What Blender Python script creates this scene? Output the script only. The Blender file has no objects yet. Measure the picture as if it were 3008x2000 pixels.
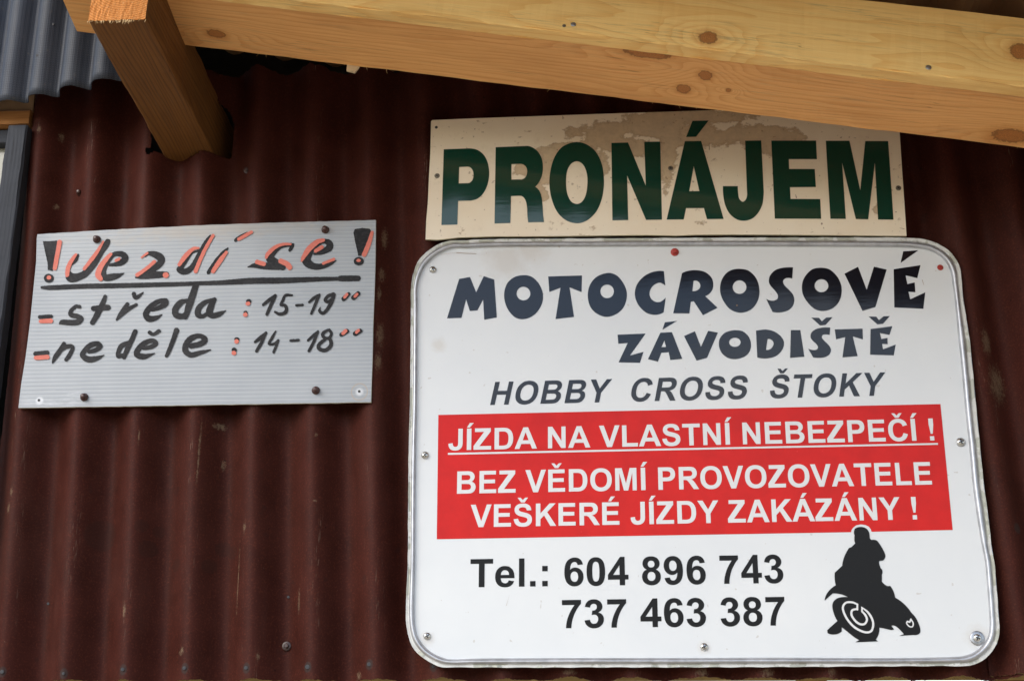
import bpy, bmesh, math, random
import numpy as np
from mathutils import Vector, Matrix
from mathutils.geometry import tessellate_polygon
random.seed(7); rng = np.random.default_rng(7)
sc = bpy.context.scene
COL = sc.collection

# ------------------------------------------------------------------ camera
FPX = 4400.0; IW, IH = 3008.0, 2000.0
YAW, PITCH, ROLL = math.radians(4.0), math.radians(19.5), math.radians(0.3)
CAMPOS = Vector((0.0, -2.29, 1.65))
fwd = Vector((-math.sin(YAW)*math.cos(PITCH), math.cos(YAW)*math.cos(PITCH), math.sin(PITCH)))
rgt = Vector((math.cos(YAW), math.sin(YAW), 0.0))
upv = rgt.cross(fwd)
r2 = rgt*math.cos(ROLL)+upv*math.sin(ROLL); u2 = -rgt*math.sin(ROLL)+upv*math.cos(ROLL)
rgt, upv = r2, u2
cam = bpy.data.cameras.new('camera'); camo = bpy.data.objects.new('camera', cam); COL.objects.link(camo)
M = Matrix((rgt, upv, -fwd)).transposed().to_4x4(); M.translation = CAMPOS
camo.matrix_world = M
cam.sensor_fit = 'HORIZONTAL'; cam.sensor_width = 23.7; cam.lens = FPX/IW*23.7
cam.clip_start = 0.05; cam.clip_end = 2000
sc.camera = camo

# ------------------------------------------------------------------ light
SUN_EL, SUN_ROT = math.radians(30), math.radians(215)
w = bpy.data.worlds.new('World'); sc.world = w; w.use_nodes = True
nt = w.node_tree; nt.nodes.clear()
def wn(t, **k):
    n = nt.nodes.new(t)
    for a, b in k.items(): setattr(n, a, b)
    return n
out = wn('ShaderNodeOutputWorld'); bg = wn('ShaderNodeBackground')
sky = wn('ShaderNodeTexSky', sky_type='NISHITA', sun_disc=False)
sky.sun_elevation = SUN_EL; sky.sun_rotation = SUN_ROT; sky.air_density = 1.0; sky.dust_density = .7; sky.ozone_density = 1.0
tc = wn('ShaderNodeTexCoord'); mp = wn('ShaderNodeMapping'); mp.inputs['Scale'].default_value = (1, 1, 2.6)
nz = wn('ShaderNodeTexNoise'); nz.inputs['Scale'].default_value = 2.3; nz.inputs['Detail'].default_value = 7; nz.inputs['Roughness'].default_value = 0.55
cr = wn('ShaderNodeValToRGB'); cr.color_ramp.elements[0].position = 0.49; cr.color_ramp.elements[1].position = 0.66
mx = wn('ShaderNodeMix', data_type='RGBA'); mx.inputs['B'].default_value = (8.0, 7.95, 7.9, 1)
nt.links.new(tc.outputs['Generated'], mp.inputs['Vector']); nt.links.new(mp.outputs[0], nz.inputs['Vector'])
nt.links.new(nz.outputs['Fac'], cr.inputs[0]); nt.links.new(cr.outputs[0], mx.inputs['Factor'])
nt.links.new(sky.outputs[0], mx.inputs['A']); nt.links.new(mx.outputs['Result'], bg.inputs['Color'])
bg.inputs['Strength'].default_value = 0.15
nt.links.new(bg.outputs[0], out.inputs[0])
sl = bpy.data.lights.new('sun', 'SUN'); sl.energy = 1.1; sl.angle = math.radians(38); sl.color = (1.0, .94, .85)
so = bpy.data.objects.new('sun', sl); COL.objects.link(so)
# veiled sun low over the left end of the yard, reaching in under the roof
sd = Vector((-0.66, -0.75, 0)).normalized()*math.cos(SUN_EL)+Vector((0, 0, math.sin(SUN_EL)))
so.rotation_euler = sd.to_track_quat('Z', 'Y').to_euler(); so.location = (-3, -5, 8)
vs = sc.view_settings; vs.view_transform = 'Standard'; vs.look = 'None'; vs.gamma = 1; vs.use_curve_mapping = False
vs.exposure = 0.86

# ------------------------------------------------------------------ helpers
def P(px, py, y=0.0):
    """point of the wall-parallel plane at depth y that the survey pixel (px,py) measures"""
    d = fwd*FPX+rgt*(px-IW/2)-upv*(py-IH/2)
    return CAMPOS+d*((y-CAMPOS.y)/d.y)

def tag(o, label=None, cat=None, group=None, kind=None):
    if label: o['label'] = label
    if cat: o['category'] = cat
    if group: o['group'] = group
    if kind: o['kind'] = kind
    return o

def obj(name, verts, faces, mat, parent=None, origin=None, smooth=False):
    """mesh from world-space vertices; origin shifts the object's own frame"""
    org = Vector(origin) if origin is not None else (Vector(parent['_org']) if parent is not None and '_org' in parent else Vector((0, 0, 0)))
    me = bpy.data.meshes.new(name)
    me.from_pydata([tuple(Vector(v)-org) for v in verts], [], [tuple(f) for f in faces])
    if mat: me.materials.append(mat)
    if smooth: me.shade_smooth()
    o = bpy.data.objects.new(name, me); COL.objects.link(o)
    if parent is not None:
        o.parent = parent
        o.location = org-Vector(parent['_org'])
    else:
        o.location = org
    me.update()
    return o

def empty(name, loc):
    e = bpy.data.objects.new(name, None); COL.objects.link(e); e.location = loc; e.empty_display_size = .05
    e['_org'] = tuple(loc)
    return e

def frameobj(name, verts, faces, mat, mw, parent=None, smooth=False):
    """mesh in its own local frame placed by matrix mw (world)"""
    me = bpy.data.meshes.new(name); me.from_pydata([tuple(v) for v in verts], [], [tuple(f) for f in faces])
    me.materials.append(mat)
    if smooth: me.shade_smooth()
    o = bpy.data.objects.new(name, me); COL.objects.link(o)
    if parent is not None:
        o.parent = parent
        o.matrix_local = Matrix.Translation(-Vector(parent['_org'])) @ mw
    else: o.matrix_world = mw
    return o

# ---- material nodes
class NT:
    def __init__(s, name):
        s.m = bpy.data.materials.new(name); s.m.use_nodes = True; s.t = s.m.node_tree
        s.b = s.t.nodes['Principled BSDF']
    def n(s, t, **k):
        n = s.t.nodes.new(t)
        for a, b in k.items(): setattr(n, a, b)
        return n
    def link(s, a, b): s.t.links.new(a, b)
    def val(s, inp, v):
        if hasattr(v, 'is_output') or isinstance(v, bpy.types.NodeSocket): s.link(v, inp)
        else: inp.default_value = v
    def math(s, op, a, b=0.0, c=None, clamp=False):
        n = s.n('ShaderNodeMath', operation=op, use_clamp=clamp); s.val(n.inputs[0], a); s.val(n.inputs[1], b)
        if c is not None: s.val(n.inputs[2], c)
        return n.outputs[0]
    def mix(s, f, a, b, mode='MIX'):
        n = s.n('ShaderNodeMix', data_type='RGBA', blend_type=mode)
        s.val(n.inputs['Factor'], f)
        for k, v in (('A', a), ('B', b)):
            if isinstance(v, tuple) and len(v) == 3: v = v+(1,)
            s.val(n.inputs[k], v)
        return n.outputs['Result']
    def coord(s, kind='Object'):
        if kind == 'pos': return s.n('ShaderNodeNewGeometry').outputs['Position']
        return s.n('ShaderNodeTexCoord').outputs[kind]
    def map(s, v, scale=(1, 1, 1), loc=(0, 0, 0), rot=(0, 0, 0)):
        n = s.n('ShaderNodeMapping'); s.link(v, n.inputs[0]); n.inputs['Scale'].default_value = scale
        n.inputs['Location'].default_value = loc; n.inputs['Rotation'].default_value = rot
        return n.outputs[0]
    def noise(s, v, scale, detail=4, rough=.5, dist=0.0):
        n = s.n('ShaderNodeTexNoise'); s.link(v, n.inputs['Vector'])
        n.inputs['Scale'].default_value = scale; n.inputs['Detail'].default_value = detail
        n.inputs['Roughness'].default_value = rough; n.inputs['Distortion'].default_value = dist
        return n.outputs['Fac']
    def ramp(s, f, lo, hi, a=0.0, b=1.0):
        n = s.n('ShaderNodeMapRange'); n.clamp = True; s.val(n.inputs[0], f)
        for i, v in enumerate((lo, hi, a, b)): n.inputs[i+1].default_value = v
        return n.outputs[0]
    def sep(s, v):
        n = s.n('ShaderNodeSeparateXYZ'); s.link(v, n.inputs[0]); return n.outputs
    def blob(s, xyz, cx, cz, rx, rz, rot=0.0):
        """1 at centre, 0 at the ellipse's rim, negative outside (in the x-z plane)"""
        dx = s.math('SUBTRACT', xyz[0], cx); dz = s.math('SUBTRACT', xyz[2], cz)
        c, q = math.cos(rot), math.sin(rot)
        u = s.math('DIVIDE', s.math('ADD', s.math('MULTIPLY', dx, c), s.math('MULTIPLY', dz, q)), rx)
        v = s.math('DIVIDE', s.math('SUBTRACT', s.math('MULTIPLY', dz, c), s.math('MULTIPLY', dx, q)), rz)
        d = s.math('SQRT', s.math('ADD', s.math('MULTIPLY', u, u), s.math('MULTIPLY', v, v)))
        return s.math('SUBTRACT', 1.0, d)
    def bump(s, h, strength=.3, dist=.001, normal=None):
        n = s.n('ShaderNodeBump'); n.inputs['Strength'].default_value = strength; n.inputs['Distance'].default_value = dist
        s.link(h, n.inputs['Height'])
        if normal is not None: s.link(normal, n.inputs['Normal'])
        return n.outputs[0]
    def set(s, color=None, rough=None, normal=None, metal=None, spec=None, coat=None, coat_rough=None):
        for k, v in (('Base Color', color), ('Roughness', rough), ('Normal', normal), ('Metallic', metal), ('Specular IOR Level', spec), ('Coat Weight', coat), ('Coat Roughness', coat_rough)):
            if v is None: continue
            if isinstance(v, tuple) and len(v) == 3 and k == 'Base Color': v = v+(1,)
            s.val(s.b.inputs[k], v)
        return s.m

def plain(name, color, rough=.5, metal=0.0, var=.12, nscale=60, bump=.0):
    t = NT(name); c = t.coord('pos'); n = t.noise(c, nscale, 5, .6)
    col = t.mix(t.ramp(n, .3, .7), tuple(x*(1-var) for x in color), tuple(min(1, x*(1+var)) for x in color))
    return t.set(col, t.ramp(n, .3, .7, rough*.85, min(1, rough*1.15)), t.bump(n, bump, .0006) if bump else None, metal)

# ------------------------------------------------------------------ materials
def wood(name, light, dark, knots=(), ring=70.0, seed=0.0, rough=.75, axis_t=1, grey=.0, bump=.35, fuzz=.5, end=False, kalpha=.8):
    """sawn spruce; s runs along local x, the two other local axes carry the growth rings"""
    t = NT(name); c = t.coord('Object'); x = t.sep(c)
    s = x[0]; tt = x[axis_t]
    warp = t.noise(t.map(c, (1.3, 9, 9), (seed, seed*.7, 0)), 1.0, 3, .5)
    F = t.math('ADD', t.math('MULTIPLY', tt, ring), t.math('MULTIPLY', warp, 11.0))
    F = t.math('ADD', F, t.math('MULTIPLY', x[3-axis_t], ring*.5))
    knotmask = None; ringcol = None
    for (ks, kt, a, b) in knots:
        dx = t.math('DIVIDE', t.math('SUBTRACT', s, ks), a); dt = t.math('DIVIDE', t.math('SUBTRACT', tt, kt), b)
        d2 = t.math('ADD', t.math('MULTIPLY', dx, dx), t.math('MULTIPLY', dt, dt))
        # the grain bends round the knot
        wx = t.math('DIVIDE', dx, 4.5); w2 = t.math('ADD', t.math('MULTIPLY', wx, wx), t.math('MULTIPLY', t.math('DIVIDE', dt, 2.6), t.math('DIVIDE', dt, 2.6)))
        g = t.math('EXPONENT', t.math('MULTIPLY', w2, -1.0))
        F = t.math('ADD', F, t.math('MULTIPLY', g, 4.5))
        k = t.math('SUBTRACT', 1.0, t.math('SQRT', d2))
        knotmask = k if knotmask is None else t.math('MAXIMUM', knotmask, k)
    wave = t.math('FRACT', F)
    late = t.ramp(wave, .45, .97); late = t.math('MULTIPLY', late, t.ramp(wave, 1.0, .96))
    fine = t.noise(t.map(c, (6, 240, 240)), 1.0, 6, .65)
    blot = t.noise(t.map(c, (3, 12, 12), (seed*2, 0, 0)), 1.0, 4, .6)
    f = t.math('ADD', t.math('MULTIPLY', late, .45), t.math('MULTIPLY', t.ramp(fine, .35, .7), .45))
    col = t.mix(f, light, dark)
    col = t.mix(t.math('MULTIPLY', t.ramp(blot, .5, .75), .5), col, tuple(v*.72 for v in dark))
    if grey:
        saw = t.noise(t.map(c, (14, 260, 260), (3, 0, 0)), 1.0, 5, .7)
        patch = t.noise(t.map(c, (2.2, 26, 26), (9+seed, 0, 0)), 1.0, 4, .6)
        col = t.mix(t.math('MULTIPLY', t.math('MULTIPLY', t.ramp(saw, .5, .72), t.ramp(patch, .45, .7)), grey), col, (.20, .17, .12))
    ck = t.noise(t.map(c, (2.2, 75, 75), (4+seed, 1, 0)), 1.0, 2, .5); cm = t.noise(t.map(c, (4, 30, 30), (2, seed, 0)), 1.0, 3, .6)
    thin = t.ramp(t.math('ABSOLUTE', t.math('SUBTRACT', ck, .5)), .010, .002)
    col = t.mix(t.math('MULTIPLY', t.math('MULTIPLY', thin, t.ramp(cm, .54, .62)), .55), col, tuple(v*.38 for v in dark))
    if knotmask is not None:
        kn = t.noise(c, 160, 4, .6); ke = t.math('ADD', knotmask, t.math('MULTIPLY', t.math('SUBTRACT', kn, .5), .9))
        halo = t.ramp(ke, -.9, .15)
        col = t.mix(t.math('MULTIPLY', halo, .65), col, (.55, .22, .05))
        rr = t.math('FRACT', t.math('MULTIPLY', ke, 5.0))
        kc = t.mix(t.ramp(rr, .2, .9), (.42, .15, .035), (.20, .065, .02))
        col = t.mix(t.math('MULTIPLY', t.ramp(ke, -.05, .2), kalpha), col, kc)
        rim = t.math('MULTIPLY', t.ramp(ke, -.12, .0), t.ramp(ke, .24, .05))
        col = t.mix(t.math('MULTIPLY', rim, .55), col, (.07, .03, .012))
    hgt = t.math('ADD', t.math('MULTIPLY', fine, fuzz), t.math('MULTIPLY', late, .4))
    return t.set(col, rough, t.bump(hgt, bump, .0012), spec=.3)

SL = -.171
def frame(origin, xdir, ydir):
    x = Vector(xdir).normalized(); y = Vector(ydir); y = (y-x*y.dot(x)).normalized(); z = x.cross(y)
    m = Matrix((x, y, z)).transposed().to_4x4(); m.translation = Vector(origin); return m
bd = Vector((1, 0, SL)).normalized(); dep = Vector((0, 1, -.165)).normalized()
xl = -.862; zl = 2.883+SL*(xl+.4)
mf = frame((xl+.012, -.342, zl), bd, dep); mb = frame((xl, -.3145, zl+.0025), bd, dep)
def onplane(px, py, mw, ax):
    d = fwd*FPX+rgt*(px-IW/2)-upv*(py-IH/2); n = mw.col[ax].to_3d(); o_ = mw.translation
    q = mw.inverted() @ (CAMPOS+d*((o_-CAMPOS).dot(n)/d.dot(n))); return q
def kn(lst, mw, ax, oth):
    r = []
    for (px, py, a, b) in lst:
        q = onplane(px, py, mw, ax); r.append((q.x, q[oth], a, b))
    return r
K1 = kn([(2080, 112, .013, .011), (2996, 152, .014, .014)], mf, 1, 2)
K2 = kn([(635, 100, .015, .009), (2072, 222, .010, .011), (2008, 262, .011, .010), (1900, 158, .034, .010), (2140, 266, .004, .004), (2970, 400, .026, .016)], mb, 2, 1)
M_fascia = wood('sawn_yellow_spruce', (.95, .66, .26), (.82, .45, .13), knots=K1, ring=26, seed=2.0, axis_t=2, grey=.75, bump=.5)
M_beam = wood('planed_orange_spruce', (.86, .475, .175), (.66, .28, .08), knots=K2, ring=85, seed=5.0, axis_t=1, bump=.25, rough=.6, kalpha=.65, grey=.7)
M_joist = wood('brown_joist_wood', (.21, .088, .020), (.070, .026, .007), ring=170, seed=8.0, axis_t=1, grey=.25, bump=.45, rough=.7)
M_header = wood('orange_header_wood', (.42, .19, .06), (.28, .11, .03), ring=120, seed=3.0, axis_t=2)

def end_grain():
    t = NT('fresh_end_grain'); c = t.coord('Object'); x = t.sep(c)
    dy = t.math('SUBTRACT', x[1], .055); dz = t.math('SUBTRACT', x[2], .085)
    r = t.math('SQRT', t.math('ADD', t.math('MULTIPLY', dy, dy), t.math('MULTIPLY', dz, dz)))
    n = t.noise(c, 420, 5, .7); r2 = t.math('ADD', t.math('MULTIPLY', r, 260.0), t.math('MULTIPLY', n, 1.2))
    w_ = t.ramp(t.math('FRACT', r2), .3, .95)
    sap = t.ramp(r, .098, .106)
    col = t.mix(w_, (.78, .33, .10), (.55, .17, .035)); col = t.mix(sap, col, (.72, .47, .18))
    return t.set(t.mix(t.ramp(n, .55, .75), col, (.85, .55, .28)), .8, t.bump(n, .8, .0015), spec=.25)
M_end = end_grain()

def brown_sheet():
    t = NT('brown_bitumen_sheet'); c = t.coord('pos'); x = t.sep(c)
    weave = t.noise(c, 900, 2, .5); mot = t.noise(c, 16, 5, .6); big = t.noise(c, 4, 3, .5)
    col = t.mix(t.ramp(mot, .3, .75), (.037, .0090, .0062), (.062, .0155, .0110))
    col = t.mix(t.math('MULTIPLY', t.ramp(big, .45, .7), .25), col, (.040, .016, .012))
    sp = t.noise(c, 330, 2, .5); col = t.mix(t.math('MULTIPLY', t.ramp(sp, .5, .8), .35), col, (.16, .04, .022))
    dk = t.noise(c, 42, 2, .4); col = t.mix(t.math('MULTIPLY', t.ramp(dk, .70, .76), .45), col, (.03, .012, .01))
    # pale scuffs: where paint or plaster rubbed the crests
    scuff = t.noise(t.map(c, (150, 150, 60)), 1.0, 6, .75); scz = t.noise(t.map(c, (24, 24, 9)), 1.0, 3, .6)
    crest = t.ramp(x[1], .012, .001)
    m = t.math('MULTIPLY', t.ramp(scuff, .66, .72), t.ramp(scz, .58, .66)); m = t.math('MULTIPLY', m, crest)
    spots = [P(1125, 690), P(1118, 800), P(1112, 860), P(1115, 980), P(1110, 1060), P(2935, 1120), P(632, 1238), P(640, 1350), P(583, 1330), P(407, 1280), P(690, 1700), P(715, 1545), P(925, 1470), P(928, 1277), P(363, 1790), P(1020, 800), P(870, 1760),
             P(115, 380), P(165, 385), P(32, 1440), P(22, 1490), P(755, 1925), P(530, 1910), P(1045, 1978), P(2064, 1972), P(2256, 1972), P(2444, 1972), P(1674, 1972), P(150, 590), P(2900, 1000)]
    rad = [(.012, .045), (.012, .03), (.008, .03), (.014, .05), (.013, .035), (.034, .075), (.022, .013), (.008, .02), (.0035, .11), (.003, .03), (.003, .12), (.007, .02), (.008, .004), (.005, .009), (.006, .03), (.004, .03), (.004, .05), (.01, .02), (.01, .02), (.007, .02),
           (.006, .02), (.006, .016), (.01, .016), (.01, .014), (.022, .016), (.022, .018), (.014, .016), (.02, .01), (.010, .012), (.02, .05)]
    mm = None
    for p, (a, b) in zip(spots, rad):
        k = t.blob(x, p.x, p.z, a, b)
        mm = k if mm is None else t.math('MAXIMUM', mm, k)
    sn = t.noise(t.map(c, (260, 260, 190)), 1.0, 8, .85)
    patch = t.ramp(t.math('ADD', t.math('MULTIPLY', t.ramp(mm, 0, .8), .34), sn), .74, .88)
    col = t.mix(t.math('MULTIPLY', m, .7), col, (.34, .24, .15))
    col = t.mix(t.math('MULTIPLY', patch, .36), col, (.33, .25, .16))
    dots = t.noise(c, 210, 3, .75); dz1 = t.noise(t.map(c, (9, 9, 5)), 1.0, 4, .6)
    col = t.mix(t.math('MULTIPLY', t.math('MULTIPLY', t.ramp(dots, .715, .75), t.ramp(dz1, .42, .6)), .7), col, (.30, .21, .14))
    run = t.noise(t.map(c, (700, 700, 45)), 1.0, 3, .6); rz = t.noise(t.map(c, (36, 36, 4.5), (5, 2, 1)), 1.0, 3, .6)
    col = t.mix(t.math('MULTIPLY', t.math('MULTIPLY', t.math('MULTIPLY', t.ramp(run, .60, .68), t.ramp(rz, .56, .64)), crest), .6), col, (.27, .20, .15))
    blk = t.noise(t.map(c, (130, 130, 110), (7, 1, 3)), 1.0, 2, .5)
    col = t.mix(t.math('MULTIPLY', t.ramp(blk, .74, .77), .8), col, (.010, .006, .005))
    haze_ = t.noise(t.map(c, (7, 7, 2.2), (1, 5, 2)), 1.0, 5, .65)
    col = t.mix(t.math('MULTIPLY', t.ramp(haze_, .52, .75), .30), col, (.105, .045, .036))
    # grey rubbed halos where the old washers sat
    gm = None
    for (px, py) in HOLES:
        p = P(px, py); k = t.blob(x, p.x, p.z, .0070, .0095)
        gm = k if gm is None else t.math('MAXIMUM', gm, k)
    col = t.mix(t.math('MULTIPLY', t.ramp(t.math('ADD', gm, t.math('MULTIPLY', sn, .5)), .28, .5), .60), col, (.040, .034, .032))
    # damp round stains
    st = None
    for (px, py, r) in [(280, 1560, .024), (410, 1540, .010), (425, 1605, .013), (605, 1655, .011), (505, 1650, .010), (450, 1550, .009), (640, 1600, .012), (668, 1610, .01)]:
        p = P(px, py); k = t.blob(x, p.x, p.z, r, r*1.1)
        st = k if st is None else t.math('MAXIMUM', st, k)
    col = t.mix(t.math('MULTIPLY', t.ramp(st, .0, .12), .40), col, (.030, .013, .010))
    h = t.math('ADD', t.math('MULTIPLY', weave, .7), t.math('MULTIPLY', sp, .6))
    return t.set(col, t.ramp(mot, .3, .7,.55, .70), t.bump(h, .25, .0006), spec=.10)
HOLES = [(186, 1977), (360, 1965), (541, 1961), (722, 1960), (902, 1957), (1083, 1949), (1272, 1955), (2992, 1548), (6, 1972)]
M_brown = brown_sheet()
M_edge = plain('broken_sheet_edge', (.17, .11, .045), .9, bump=.5, nscale=300)

def grey_sheet():
    t = NT('blue_grey_coated_sheet'); c = t.coord('Object')
    a = t.n('ShaderNodeTexChecker'); t.link(t.map(c, (1, 1, 1), rot=(0, math.radians(45), 0)), a.inputs[0]); a.inputs['Scale'].default_value = 420
    n = t.noise(c, 22, 5, .6); n2 = t.noise(c, 90, 4, .6)
    col = t.mix(t.ramp(n, .35, .7), (.016, .021, .034), (.032, .038, .052))
    col = t.mix(t.math('MULTIPLY', a.outputs['Fac'], .6), col, (.075, .085, .11))
    col = t.mix(t.math('MULTIPLY', t.ramp(n2, .62, .75), .4), col, (.16, .13, .10))
    return t.set(col, .5, t.bump(t.math('ADD', a.outputs['Fac'], n2), .35, .0005), spec=.3)
M_grey = grey_sheet()
M_black = plain('painted_interior_dark', (.012, .010, .009), .9)  # near-black colour painted in for the unlit shed interior
M_dgreen = plain('dark_green_board', (.018, .028, .024), .7)

# ---- signs
def board_white():
    t = NT('white_reflective_sheet'); c = t.coord('pos'); x = t.sep(c)
    n = t.noise(c, 7, 4, .6); f = t.noise(c, 700, 2, .5); sp = t.noise(c, 120, 1, .4)
    col = t.mix(t.ramp(n, .35, .7), (.665, .685, .71), (.705, .72, .735))
    col = t.mix(t.math('MULTIPLY', t.ramp(sp, .77, .80), .35), col, (.35, .28, .22))
    g = None
    for (px, py, r) in [(1490, 770, .06), (1290, 1020, .02), (1560, 735, .05), (2870, 1873, .03), (1256, 1880, .018), (2068, 1905, .016), (1249, 1345, .014)]:
        p = P(px, py); k = t.blob(x, p.x, p.z, r, r); g = k if g is None else t.math('MAXIMUM', g, k)
    dn = t.noise(c, 60, 5, .7)
    col = t.mix(t.math('MULTIPLY', t.ramp(t.math('ADD', g, t.math('MULTIPLY', dn, .9)), .65, 1.2), .28), col, (.45, .36, .26))
    wv = t.noise(t.map(c, (25, 25, 160)), 1.0, 3, .5); sl_ = t.noise(c, 5, 2, .5)
    h = t.math('ADD', t.math('MULTIPLY', wv, .10), t.math('MULTIPLY', f, .02))
    return t.set(col, .16, t.bump(t.math('ADD', h, t.math('MULTIPLY', sl_, 1.2)), .35, .0012), spec=.5)
M_white = board_white()

def vinyl(name, color, rough=.12, spec=.5, var=.0, wob=.10):
    t = NT(name); c = t.coord('pos')
    wv = t.noise(t.map(c, (22, 22, 170)), 1.0, 4, .6); sl_ = t.noise(c, 5, 2, .5); n = t.noise(c, 26, 4, .6); sp = t.noise(c, 260, 2, .5)
    col = t.mix(t.ramp(n, .35, .7), color, tuple(v*(1-var) for v in color))
    col = t.mix(t.math('MULTIPLY', t.ramp(sp, .72, .78), .3), col, tuple(min(1, v*1.3+.05) for v in color))
    h = t.math('ADD', t.math('MULTIPLY', wv, wob), t.math('MULTIPLY', sl_, 1.2))
    return t.set(col, rough, t.bump(h, .35, .0012), spec=spec)
M_ink = vinyl('black_vinyl_film', (.003, .005, .011), .10, .46)
M_ink2 = vinyl('matt_black_vinyl_film', (.008, .007, .007), .22, .16)
M_red = vinyl('red_vinyl_film', (.62, .010, .006), .22, .20, .14)
M_wtext = vinyl('white_vinyl_film', (.68, .68, .69), .2, .5)
M_green = vinyl('green_vinyl_film', (.001, .040, .026), .08, .6)

def cream_board():
    t = NT('cream_plastic_board'); c = t.coord('pos'); x = t.sep(c)
    n = t.noise(c, 6, 4, .6); sp = t.noise(c, 170, 2, .4)
    col = t.mix(t.ramp(n, .35, .7), (.80, .67, .50), (.84, .74, .59))
    sn = t.noise(t.map(c, (22, 22, 34)), 1.0, 7, .68)
    m = None
    for (px, py, rx, rz, ro) in [(1900, 385, .16, .026, 0), (1800, 420, .10, .030, -.25), (1640, 455, .07, .022, .25), (1960, 470, .022, .075, 0), (2060, 405, .10, .03, 0),
                                 (2190, 400, .13, .024, 0), (2260, 420, .05, .045, 0), (2000, 355, .14, .022, 0), (1600, 500, .03, .04, 0), (1585, 560, .014, .03, .5), (1545, 500, .03, .016, 0), (1770, 490, .02, .04, 0), (2580, 615, .012, .016, 0)]:
        p = P(px, py, -.013); k = t.blob(x, p.x, p.z, rx, rz, ro); m = k if m is None else t.math('MAXIMUM', m, k)
    e = t.math('ADD', t.math('MULTIPLY', t.ramp(m, -.1, .7), .33), sn)
    st = t.ramp(e, .64, .70)
    edge = t.math('MULTIPLY', t.ramp(e, .63, .67), t.ramp(e, .74, .68))
    fine = t.noise(c, 75, 6, .75)
    sc_ = t.mix(t.ramp(fine, .35, .7), (.46, .29, .13), (.26, .14, .05))
    col = t.mix(t.math('MULTIPLY', st, .62), col, sc_)
    col = t.mix(t.math('MULTIPLY', edge, .35), col, (.22, .12, .05))
    col = t.mix(t.math('MULTIPLY', t.ramp(sp, .70, .75), .55), col, (.22, .13, .07))
    lo = t.noise(c, 38, 5, .7); col = t.mix(t.math('MULTIPLY', t.ramp(lo, .60, .8), .25), col, (.42, .30, .18))
    sl_ = t.noise(c, 5, 2, .5)
    return t.set(col, t.math('ADD', .28, t.math('MULTIPLY', st, .4)), t.bump(t.math('ADD', t.math('MULTIPLY', fine, .06), t.math('MULTIPLY', sl_, 1.0)), .35, .0012), spec=.45)
M_cream = cream_board()
M_creamedge = plain('cream_board_edge', (.62, .55, .36), .8, nscale=200, bump=.4)

def fluted():
    t = NT('frosted_twinwall_plastic'); c = t.coord('Object'); x = t.sep(c)
    fl = t.math('FRACT', t.math('MULTIPLY', x[2], 1.0/FLUTE))
    web = t.math('MULTIPLY', t.ramp(fl, .40, .48), t.ramp(fl, .60, .52))
    n = t.noise(c, 9, 4, .6); sc1 = t.noise(t.map(c, (9, 9, 60)), 1.0, 5, .7)
    col = t.mix(t.ramp(n, .3, .7), (.305, .33, .365), (.355, .38, .415))
    col = t.mix(t.math('MULTIPLY', web, .42), col, (.60, .61, .61))
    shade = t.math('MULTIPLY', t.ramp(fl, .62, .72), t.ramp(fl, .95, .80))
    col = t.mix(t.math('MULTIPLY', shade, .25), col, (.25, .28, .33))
    xp = t.sep(t.coord('pos'))
    # dirt along the top edge, a scraped corner, ring stain bottom right
    a = P(600, 690, -.01); dirt = t.noise(t.map(c, (30, 30, 60)), 1.0, 6, .7)
    k = t.blob(xp, a.x+.02, a.z+.012, .26, .022, .035)
    col = t.mix(t.math('MULTIPLY', t.ramp(t.math('ADD', t.math('MULTIPLY', k, .3), dirt), .48, .75), .35), col, (.45, .36, .26))
    p = P(1055, 1149, -.01); k = t.blob(xp, p.x, p.z, .0135, .0145)
    ring = t.math('MULTIPLY', t.ramp(k, -.06, .02), t.ramp(k, .16, .06))
    col = t.mix(t.math('MULTIPLY', ring, .6), col, (.42, .32, .22))
    for q in ((1055, 1149), (114, 1175)):
        p = P(*q, -.01); k = t.blob(xp, p.x, p.z, .008, .008); col = t.mix(t.math('MULTIPLY', t.ramp(k, 0, .5), .7), col, (.72, .74, .78))
    p = P(180, 1170, -.01); k = t.blob(xp, p.x, p.z, .07, .02)
    col = t.mix(t.math('MULTIPLY', t.math('MULTIPLY', t.ramp(k, 0, .4), t.ramp(sc1, .5, .62)), .5), col, (.62, .65, .70))
    h = t.math('ADD', web, t.math('MULTIPLY', sc1, .4))
    m = t.set(col, .36, t.bump(h, .18, .0006), spec=.5)
    t.b.inputs['Subsurface Weight'].default_value = .15; t.b.inputs['Subsurface Radius'].default_value = (.01, .01, .01); t.b.inputs['Subsurface Scale'].default_value = .3
    return m
FLUTE = .0068
M_flute = fluted()
def brushpaint(name, color, light):
    t = NT(name); c = t.coord('pos'); n = t.noise(t.map(c, (200, 200, 420), rot=(0, .5, 0)), 1.0, 4, .6); b = t.noise(c, 30, 3, .5)
    col = t.mix(t.ramp(n, .45, .8), color, light)
    return t.set(col, t.ramp(b, .3, .7, .5, .7), t.bump(n, .3, .0006), spec=.25)
M_bpaint = brushpaint('black_brush_paint', (.010, .010, .013), (.040, .038, .040))
M_ppaint = brushpaint('salmon_brush_paint', (.60, .165, .125), (.66, .22, .17))

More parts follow.
